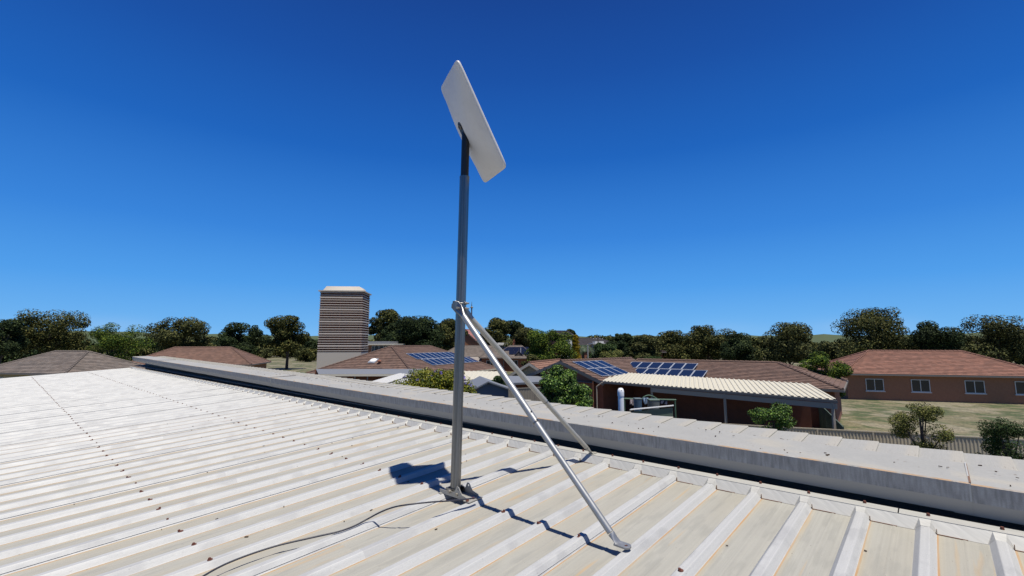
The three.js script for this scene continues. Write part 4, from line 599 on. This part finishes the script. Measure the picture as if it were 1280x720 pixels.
// ---- far houses on the rise to the right
const H7 = (() => { const D = 84, x = groundX(694, D); return house({ name: 'brick_house', label: 'tall brick house with a white side wall behind the golden conifer', p0: [x, D], dir: [1, 0.2], L: 3.4, W: 6, eave: at(640, 418, D).y, ridge: at(640, 413.5, D).y, hipL: 0, hipR: 0, tile: [0.05, 0.045, 0.05], wall: M.redBrick, seed: 17, over: 0.2, tw: 0.6 }); })();
{ const g = H7.g; mesh('rendered_wall', box(-0.6, 1.5, 0, at(640, 424.5, 84).y, 2.82, 2.9), M.whiteWall, g); }
const H8 = house({ name: 'dark_roof_house', label: 'long dark roofed house on the skyline between the conifer and the dark trees', p0: [groundX(715, 120), 120], dir: [1, 0.06], L: 12, W: 10, eave: at(640, 431, 120).y, ridge: at(640, 422.5, 120).y, hipL: 1.0, hipR: 3.5, tile: [0.045, 0.04, 0.042], wall: M.redBrick, seed: 18, tw: 0.6 });
flatBuilding('white_roof_building', 'small pale roofed house below the dark skyline roof', 741, 763, 428.5, 104, 6, M.greySheet, M.whiteSheet, [[0.35, 1], [0.65, 1]], 0.5, undefined, M.whiteSheet);
const H9 = house({ name: 'brick_house', label: 'red brick house half hidden among the dark trees', p0: [groundX(802, 86), 86], dir: [1, 0], L: 4.4, W: 6, eave: at(640, 440, 86).y, ridge: at(640, 437, 86).y, hipL: 1.2, hipR: 1.2, tile: [0.07, 0.045, 0.035], wall: M.redBrick, seed: 19, tw: 0.5 });
{ const p = at(734.6, 431, 66), t = thing('utility_pole', 'pale grey pole standing in front of the palm', 'pole', [p.x, 0, p.z]); mesh('pole', cyl(V(0, 0, 0), V(0, p.y, 0), 0.11, 0.085, 12), mat(0.30, 0.29, 0.27, 0.8), t); mesh('pole_cap', cyl(V(0, p.y, 0), V(0, p.y + 0.08, 0), 0.11, 0.06, 12), M.gutter, t); }
{ const p = at(747.5, 421.5, 100), t = thing('utility_pole', 'dark power pole with a crossarm beside the pale roof', 'pole', [p.x, 0, p.z]); mesh('pole', cyl(V(0, 0, 0), V(0, p.y, 0), 0.16, 0.12, 12), mat(0.12, 0.10, 0.085, 0.9), t); mesh('crossarm', box(-1.1, 1.1, p.y - 0.55, p.y - 0.4, -0.08, 0.08), mat(0.12, 0.10, 0.085, 0.9), t); for (const x of [-0.95, -0.4, 0.4, 0.95]) mesh('insulator', cyl(V(x, p.y - 0.4, 0), V(x, p.y - 0.2, 0), 0.05, 0.035, 8), M.whiteWall, t); }

// ---------------------------------------------------------------- vegetation
function leafCloud(clumps, opt) { // clumps: {c:Vector3, r:Vector3}; many small folded leaf faces through each clump's volume
  const r = rng(opt.seed), pos = [], nor = [], col = [], idx = []; let nv = 0; const tmp = V(0, 0, 0), n = V(0, 0, 0), a = V(0, 0, 0), b = V(0, 0, 0);
  for (const cl of clumps) {
    const m = Math.round(opt.per * (cl.k || 1)), tone = 0.75 + 0.5 * r();
    for (let i = 0; i < m; i++) {
      let x, y, z, d; do { x = r() * 2 - 1; y = r() * 2 - 1; z = r() * 2 - 1; d = x * x + y * y + z * z; } while (d > 1 || d < 0.02);
      const q = Math.sqrt(d), e = Math.pow(q, 0.55) / q; x *= e; y *= e; z *= e;
      const px = cl.c.x + x * cl.r.x, py = cl.c.y + y * cl.r.y, pz = cl.c.z + z * cl.r.z;
      n.set(x + (r() - 0.5) * 1.5, y + 0.35 + (r() - 0.5) * 1.5, z + (r() - 0.5) * 1.5).normalize();
      a.set(r() - 0.5, (r() - 0.5) - (opt.droop || 0), r() - 0.5); a.addScaledVector(n, -a.dot(n)).normalize(); b.crossVectors(n, a);
      const s = opt.size * (0.65 + 0.7 * r()), w = s * (opt.aspect || 0.55);
      const P = [[-s, 0], [0, w], [s, 0], [0, -w]];
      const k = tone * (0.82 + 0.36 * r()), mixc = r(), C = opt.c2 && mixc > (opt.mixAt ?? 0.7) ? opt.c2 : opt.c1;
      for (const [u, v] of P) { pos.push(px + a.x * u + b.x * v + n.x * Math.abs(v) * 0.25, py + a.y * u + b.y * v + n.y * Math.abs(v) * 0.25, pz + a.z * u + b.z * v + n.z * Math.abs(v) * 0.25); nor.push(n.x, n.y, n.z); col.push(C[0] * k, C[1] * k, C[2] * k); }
      idx.push(nv, nv + 2, nv + 1, nv, nv + 3, nv + 2); nv += 4;
    }
  }
  const g = new THREE.BufferGeometry(); g.setAttribute('position', new THREE.Float32BufferAttribute(pos, 3)); g.setAttribute('normal', new THREE.Float32BufferAttribute(nor, 3)); g.setAttribute('color', new THREE.Float32BufferAttribute(col, 3)); g.setIndex(idx); return g;
}
const leafMat = (rough, spec) => new THREE.MeshPhysicalMaterial({ roughness: rough, specularIntensity: spec, vertexColors: true, side: THREE.DoubleSide });
M.leaf = leafMat(0.75, 0.25); M.glossLeaf = leafMat(0.55, 0.5);
M.barkPale = mat(0.26, 0.22, 0.18, 0.9); M.barkDark = mat(0.07, 0.055, 0.045, 0.95);
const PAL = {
  gum: { c1: [0.030, 0.037, 0.009], c2: [0.10, 0.095, 0.026], mixAt: 0.68 }, dark: { c1: [0.012, 0.022, 0.007], c2: [0.040, 0.055, 0.016] }, bright: { c1: [0.028, 0.056, 0.008], c2: [0.13, 0.17, 0.02], mixAt: 0.66 },  // gum, bright: light leaf tint imitates sunlit tips, dark tint the shaded gaps
  gloss: { c1: [0.022, 0.058, 0.007], c2: [0.125, 0.205, 0.028], mixAt: 0.66 }, gold: { c1: [0.24, 0.165, 0.008], c2: [0.10, 0.085, 0.008], mixAt: 0.6 }, pale: { c1: [0.13, 0.13, 0.036], c2: [0.06, 0.08, 0.02] }, olive: { c1: [0.037, 0.043, 0.014], c2: [0.10, 0.10, 0.032] }, yellow: { c1: [0.17, 0.165, 0.012], c2: [0.055, 0.085, 0.010], mixAt: 0.6 }, fern: { c1: [0.024, 0.046, 0.014], c2: [0.042, 0.065, 0.016] }  // gloss: the lighter leaf tint is sun highlight put into the colour
};
function tree(o) { // o: label, x, D, top, w, base (crown underside), kind, n clumps, per, size, seed, shape
  const t = thing(o.name || 'tree', o.label, o.category || 'tree', [o.x, 0, -o.D], 0, o.group), r = rng(o.seed), h = o.top - o.base, cl = [], limbs = [], W = o.w / 2, dz = o.depth || 1;
  const cone = o.shape === 'cone', subs = [], ns = cone ? 0 : Math.max(4, Math.round(o.n / 6));
  const profile = f => cone ? Math.pow(1 - f, 0.65) * 0.85 + 0.08 : o.shape === 'open' ? 0.55 + 0.5 * Math.sin(Math.PI * Math.min(1, f * 0.9 + 0.1)) : o.shape === 'taper' ? 0.12 + 0.88 * Math.pow(1 - f, 0.62) : Math.pow(Math.sin(Math.PI * (0.12 + 0.78 * f)), 0.7);
  for (let i = 0; i < ns; i++) { const f = (i + 0.2 + 0.7 * r()) / ns, ang = i * 2.39996 + r() * 1.2, rad = W * profile(f) * (0.25 + 0.55 * Math.sqrt(r())); const c = V(Math.cos(ang) * rad + (o.lean || 0) * W * (f - 0.35), o.base + h * (0.14 + 0.74 * f), Math.sin(ang) * rad * dz); subs.push({ c, s: 0.55 + 0.65 * r() }); limbs.push(cyl(V(0, o.base * 0.6 + (c.y - o.base) * 0.4, 0), c, 0.011 * o.top, 0.004 * o.top, 6)); }
  for (let i = 0; i < o.n; i++) {
    let c, cs;
    if (cone) { const f = (i + r()) / o.n, prof = profile(f), ang = i * 2.39996 + r() * 0.9, rad = W * prof * (0.45 + 0.3 * r()); cs = o.clump * (0.65 + 0.7 * r()) * (0.6 + prof * 0.6); c = V(Math.cos(ang) * rad, Math.min(o.base + h * (0.1 + 0.82 * f), o.top - cs * 0.55), Math.sin(ang) * rad * dz); }
    else { // a spray of leaves near one of the limbs
      const sb = subs[i % ns], q = V(r() + r() + r() - 1.5, r() + r() + r() - 1.5, r() + r() + r() - 1.5), spread = W * 0.42 * sb.s * Math.sqrt(4 / Math.max(4, ns) * 1.6); cs = o.clump * (0.42 + 0.95 * Math.pow(r(), 1.3)); c = sb.c.clone().add(V(q.x * spread * 1.15, q.y * spread * 0.8, q.z * spread * dz));
      const f = clamp((c.y - o.base) / h), lim = W * (profile(f) * 1.02 + 0.06), ox = (o.lean || 0) * W * (f - 0.35), rr = Math.hypot(c.x - ox, c.z / dz); if (rr > lim) { c.x = ox + (c.x - ox) * lim / rr; c.z *= lim / rr; } c.y = Math.min(Math.max(c.y, o.base + cs * 0.3), o.top - cs * 0.5);
      if (i % 4 === 0) limbs.push(cyl(sb.c, c, 0.005 * o.top, 0.002 * o.top, 5));
    }
    cl.push({ c, r: V(cs, cs * (o.flat || 0.72), cs), k: Math.pow(cs / o.clump, 1.8) });
  }
  const tr = [cyl(V(0, 0, 0), V(W * 0.03, o.base + h * 0.35, 0), 0.028 * o.top, 0.016 * o.top, 9), cyl(V(W * 0.03, o.base + h * 0.35, 0), V(0, o.base + h * 0.8, 0), 0.016 * o.top, 0.005 * o.top, 7), ...limbs];
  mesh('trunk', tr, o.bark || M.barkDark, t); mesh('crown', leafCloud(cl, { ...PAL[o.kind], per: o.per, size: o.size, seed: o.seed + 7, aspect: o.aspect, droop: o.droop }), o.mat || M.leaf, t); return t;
}
// placed from photo outlines: [x centre, width px, top px, underside px, distance]
function treeAt(label, px, wpx, ytop, ybase, D, kind, o = {}) { const k = D / F; return tree({ label, x: groundX(px, D), D, top: at(640, ytop, D).y, base: Math.max(0.4, at(640, ybase, D).y), w: wpx * k, kind, n: o.n || 34, clump: (o.clump || 0.17) * 1.12 * wpx * k, per: Math.round((o.per || 190) * 2.1), size: (o.size || 0.0028 * D + 0.03) * 0.62, seed: o.seed || Math.round(px * 7 + D), ...o.x }); }
const gums = 'gum trees along the skyline';
treeAt('slim brown olive gum tree beside the louvred tower', 472, 23, 398, 424, 118, 'olive', { n: 20, clump: 0.24, per: 150, x: { bark: M.barkDark, shape: 'open', limbEvery: 1 } });
treeAt('tallest olive gum tree rising behind the low pale building', 487, 34, 388, 424, 112, 'gum', { n: 30, clump: 0.2, x: { shape: 'open', limbEvery: 2 } });
treeAt('broad very dark evergreen tree behind the brown hip roof', 519, 66, 397, 440, 95, 'dark', { n: 76, clump: 0.15, per: 210 });
treeAt('dark evergreen tree partly hidden by the tallest gum', 499, 40, 401, 440, 104, 'dark', { n: 36, clump: 0.17, seed: 40 });
treeAt('rounded olive gum tree to the side of the mast', 559, 38, 400, 442, 108, 'gum', { n: 50, clump: 0.19 });
treeAt('large rounded olive gum above the white roofed building', 622, 39, 398, 436, 140, 'gum', { n: 46, clump: 0.17, per: 210 });
treeAt('darker small topped gum next to the large rounded gum', 645, 20, 397.5, 425, 150, 'dark', { n: 24, clump: 0.24 });
treeAt('spreading grey olive gum behind the bright green tree', 659, 44, 410, 440, 128, 'olive', { n: 40, clump: 0.16 });
treeAt('low olive tree under the large rounded gum', 606, 30, 413, 440, 122, 'olive', { n: 26, clump: 0.2 });
treeAt('round bright green tree in front of the gum trees', 685, 60, 412.5, 464, 56, 'bright', { n: 96, clump: 0.13, per: 200, size: 0.13 });
treeAt('small olive shrub at the foot of the bright green tree', 665, 20, 443, 464, 52, 'olive', { n: 16, clump: 0.24, size: 0.12 });
treeAt('dark gum crown showing above the tall brick house', 713, 15, 412, 425, 118, 'dark', { n: 14, clump: 0.26 });
treeAt('narrow golden conifer beside the tall brick house', 719.5, 14, 416.5, 456, 64, 'gold', { n: 46, clump: 0.24, per: 120, size: 0.10, x: { shape: 'cone', name: 'conifer_tree', limbEvery: 9 } });
treeAt('dark bushy tree below the long dark roof', 752, 24, 429, 455, 78, 'fern', { n: 24, clump: 0.2 });
treeAt('dark tree with twin upright tops beside the pale roof', 777, 42, 418, 456, 82, 'dark', { n: 54, clump: 0.15, per: 200 });
treeAt('slim upright crown on top of the twin topped dark tree', 772, 8, 416.5, 432, 84, 'fern', { n: 10, clump: 0.3, x: { shape: 'cone' } });
treeAt('second slim upright crown of the twin topped dark tree', 782, 8, 416, 432, 84, 'fern', { n: 10, clump: 0.3, x: { shape: 'cone' } });
treeAt('broad olive green tree with an uneven crown over the brown house', 804, 46, 420, 458, 80, 'olive', { n: 54, clump: 0.15, x: { shape: 'open' } });
treeAt('tall flat topped gum at the end of the brown house ridge', 833, 50, 414.5, 456, 90, 'gum', { n: 54, clump: 0.17, x: { shape: 'open', limbEvery: 2 } });
treeAt('dark rounded tree filling the gap between the twin topped and uneven trees', 791, 34, 425, 458, 96, 'dark', { n: 36, clump: 0.18 });
treeAt('feathery dark green tree behind the pale yellow green shrub', 758, 30, 431, 458, 72, 'fern', { n: 36, clump: 0.17 });
treeAt('pale yellow green shrub behind the brown tiled ridge', 763, 30, 437.5, 462, 58, 'pale', { n: 34, clump: 0.16, size: 0.11 });
treeAt('low pale shrub next to the long brown ridge', 750, 14, 446, 462, 55, 'pale', { n: 12, clump: 0.28, size: 0.1 });
treeAt('dark green hedge tree in front of the red brick house', 815, 26, 446, 460, 62, 'fern', { n: 22, clump: 0.2, size: 0.11 });
treeAt('small dark conifer shrub beside the cream carport', 624, 20, 470, 486, 34, 'fern', { n: 26, clump: 0.2, size: 0.075, per: 170 });
// palm
{
  const D = 70, px = 728, x = groundX(px, D), yt = at(640, 432.5, D).y, t = thing('palm_tree', 'dark feathery palm beside the golden conifer', 'palm', [x, 0, -D]); const r = rng(61);
  mesh('trunk', cyl(V(0, 0, 0), V(0.1, yt, 0), 0.26, 0.18, 10), M.barkDark, t);
  const fr = (ang, len, lift, seed) => { const rr = rng(seed), pos = [], d = V(Math.cos(ang), 0, Math.sin(ang)), side = V(-d.z, 0, d.x), P = s => V(0.1, yt, 0).addScaledVector(d, len * s * (1 - 0.18 * s)).add(V(0, lift * s - 1.5 * lift * s * s - 0.55 * len * s * s * 0.6, 0)), polys = []; for (let i = 0; i < 26; i++) { const s = 0.1 + 0.9 * i / 26, p = P(s), q = P(s + 0.03), l = 0.75 * Math.sin(Math.PI * (0.12 + 0.85 * s)); for (const sg of [-1, 1]) { const tip = p.clone().addScaledVector(side, sg * l).add(V(0, -0.28 * l - 0.1 * rr(), 0)).addScaledVector(d, 0.25); polys.push([p, q, tip]); } } for (let i = 0; i < 10; i++) { const a = P(i / 10), b = P((i + 1) / 10), w = side.clone().multiplyScalar(0.03); polys.push([a.clone().sub(w), a.clone().add(w), b.clone().add(w), b.clone().sub(w)]); } return quadGeo(polys); };
  for (let i = 0; i < 24; i++) mesh('frond', fr(i * 2.4, 2.0 + r() * 0.6, 1.6 - (i / 24) * 1.9, 70 + i), mat(0.022 + 0.01 * r(), 0.042 + 0.012 * r(), 0.016, 0.6), t);
}
// glossy green tree close behind the capping
treeAt('glossy bright green leafy tree close behind the roof capping', 708, 90, 457, 522, 21, 'gloss', { n: 120, clump: 0.085, per: 100, size: 0.075, seed: 5, x: { mat: M.glossLeaf, depth: 0.8, name: 'leafy_tree', shape: 'taper', lean: -0.3 } });
// flowering shrub with violet blooms
{
  const D = 20.5, t = treeAt('yellow green flowering shrub with violet blooms close behind the roof capping', 544, 104, 462, 512, D, 'yellow', { n: 260, clump: 0.082, per: 95, size: 0.06, seed: 9, x: { mat: M.glossLeaf, depth: 0.7, name: 'flowering_shrub', category: 'shrub' } });
  const r = rng(19), petal = []; const W = 50 * D / F, y0 = at(640, 485, D).y, y1 = at(640, 461, D).y;
  for (let i = 0; i < 17; i++) { const a = r() * Math.PI * 2, f = 0.15 + 0.85 * r(), rad = W * (0.35 + 0.6 * Math.sqrt(1 - f)), c = V(Math.cos(a) * rad, y0 + (y1 - y0) * f, Math.abs(Math.sin(a)) * rad * 0.72); for (let k = 0; k < 9; k++) { const g = new THREE.PlaneGeometry(0.06, 0.05); g.rotateX(r() * 3); g.rotateY(r() * 6); g.translate(c.x + (r() - 0.5) * 0.13, c.y + (r() - 0.5) * 0.1, c.z + (r() - 0.5) * 0.13); petal.push(g); } }
  const m = mesh('blossoms', petal, mat(0.15, 0.11, 0.40, 0.7), t); m.userData.kind = 'stuff';
}

// ---------------------------------------------------------------- the rest of the street to either side, outside the photograph's narrow view
{
  const H10 = house({ name: 'tile_house', label: 'brown tiled hip roofed house beyond the far end of the metal roof', p0: [groundX(150, 66), 66], dir: [0.97, 0.24], L: 17, W: 11, eave: 2.7, ridge: 5.2, hipL: 4.6, hipR: 4.6, tile: [0.15, 0.085, 0.06], wall: M.orangeBrick, seed: 31, tw: 0.4 });
  const H11 = house({ name: 'tile_house', label: 'grey tiled hip roofed house standing alone past the end of the capping', p0: [groundX(-30, 52), 52], dir: [0.98, -0.2], L: 13, W: 10, eave: 2.7, ridge: 4.9, hipL: 4, hipR: 4, tile: GREYTILE, wall: M.tanWall, seed: 32, tw: 0.4 });
  const H12 = house({ name: 'tile_house', label: 'red brown tiled house beyond the hip end of the long brown house', p0: [groundX(1050, 50), 50], dir: [0.96, -0.28], L: 18, W: 11, eave: 2.7, ridge: 5.0, hipL: 4.6, hipR: 4.6, tile: [0.19, 0.09, 0.06], wall: M.orangeBrick, seed: 33, tw: 0.4 });
  for (const [H, xs] of [[H10, [-5, -1, 4]], [H11, [-3.5, 0, 3.5]], [H12, [-6, -2, 2.5, 6.5]]]) for (const x of xs) wallWindow(H.g, x, 0.95, 1.6, 1.25, H.W - 0.5 + 0.002);
  panelFence('cream ribbed metal fence across the yard behind the vent pipe', V(groundX(890, 25), 0, -25), V(groundX(1500, 19), 0, -19), 1.8, M.fenceCream);
  panelFence('dark green ribbed metal fence running back beside the red brown house', V(groundX(1045, 24), 0, -24), V(groundX(1000, 44), 0, -44), 1.8, M.fenceGreen);
  panelFence('cream ribbed metal fence past the end of the metal roof', V(groundX(-120, 33), 0, -33), V(groundX(330, 42), 0, -42), 1.8, M.fenceCream);
  treeAt('tall olive gum left of the louvred tower', 360, 46, 396, 440, 105, 'gum', { n: 40, clump: 0.17, x: { shape: 'open', limbEvery: 2 } });
  treeAt('dark rounded tree behind the brown hip roofed house past the capping', 300, 50, 405, 446, 92, 'dark', { n: 44, clump: 0.16 });
  treeAt('broad olive tree above the lone brown hip roof', 228, 62, 398, 444, 98, 'olive', { n: 46, clump: 0.16 });
  treeAt('bright green tree between the two houses past the capping', 140, 60, 404, 456, 62, 'bright', { n: 46, clump: 0.16, size: 0.14 });
  treeAt('spreading gum behind the lone grey roof', 60, 74, 390, 440, 96, 'gum', { n: 50, clump: 0.16, x: { shape: 'open', limbEvery: 2 } });
  treeAt('dark evergreen behind the lone grey roof', 2, 50, 400, 446, 84, 'dark', { n: 36, clump: 0.18 });
  treeAt('spreading gum behind the hip end of the long brown house', 884, 56, 408, 450, 90, 'gum', { n: 46, clump: 0.16, x: { shape: 'open', limbEvery: 2 } });
  treeAt('dark rounded evergreen above the long brown roof', 926, 46, 416, 456, 80, 'dark', { n: 40, clump: 0.17 });
  treeAt('broad olive tree past the end of the long brown house', 985, 66, 404, 456, 76, 'olive', { n: 50, clump: 0.16 });
  treeAt('bright green tree at the corner of the dark green fence', 1030, 48, 434, 500, 40, 'bright', { n: 46, clump: 0.16, size: 0.11 });
  treeAt('tall gum behind the red brown house', 1090, 84, 386, 446, 88, 'gum', { n: 56, clump: 0.15, x: { shape: 'open', limbEvery: 2 } });
  treeAt('dark tree over the ridge of the red brown house', 1168, 60, 402, 450, 80, 'dark', { n: 46, clump: 0.16 });
  treeAt('second broad olive tree over the red brown house', 1248, 80, 396, 450, 84, 'olive', { n: 50, clump: 0.16 });
  treeAt('rounded shrub against the cream yard fence', 960, 44, 500, 560, 22, 'gloss', { n: 40, clump: 0.17, per: 150, size: 0.06, x: { mat: M.glossLeaf, category: 'shrub', name: 'garden_shrub' } });
  treeAt('pale shrub against the cream yard fence', 1140, 60, 498, 580, 19.5, 'pale', { n: 44, clump: 0.16, per: 150, size: 0.055, x: { category: 'shrub', name: 'garden_shrub' } });
  treeAt('dark low shrub at the end of the cream yard fence', 1245, 56, 520, 600, 17.5, 'fern', { n: 40, clump: 0.17, per: 150, size: 0.05, x: { category: 'shrub', name: 'garden_shrub' } });
  // far wood: one mass of crowns along the skyline
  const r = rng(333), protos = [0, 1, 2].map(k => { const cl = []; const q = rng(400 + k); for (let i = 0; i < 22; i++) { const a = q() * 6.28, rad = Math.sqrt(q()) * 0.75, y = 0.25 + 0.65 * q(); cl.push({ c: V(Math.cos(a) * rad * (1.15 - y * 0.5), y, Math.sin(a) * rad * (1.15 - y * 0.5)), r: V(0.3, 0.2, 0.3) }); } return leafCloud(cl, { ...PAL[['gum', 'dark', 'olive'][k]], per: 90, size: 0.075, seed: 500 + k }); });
  const wood = new THREE.Group(); wood.name = 'distant_trees'; tag(wood, 'far wooded skyline of mixed gum trees', 'trees', null, 'stuff'); scene.add(wood);
  protos.forEach((g, k) => { const N = 230, im = new THREE.InstancedMesh(g, M.leaf, N); im.name = 'crowns'; im.userData.kind = 'stuff'; const m4 = new THREE.Matrix4(); for (let i = 0; i < N; i++) { const a = -1.1 + 2.2 * r(), d = 150 + 260 * r(), h = (4.2 + 5 * r() * r()) * (0.8 + d / 700), w = h * (0.55 + 0.35 * r()); m4.compose(V(Math.sin(a) * d, -0.5, -Math.cos(a) * d), new THREE.Quaternion().setFromAxisAngle(V(0, 1, 0), r() * 6.28), V(w, h, w)); im.setMatrixAt(i, m4); } im.castShadow = im.receiveShadow = true; wood.add(im); });
}
renderer.render(scene, camera);
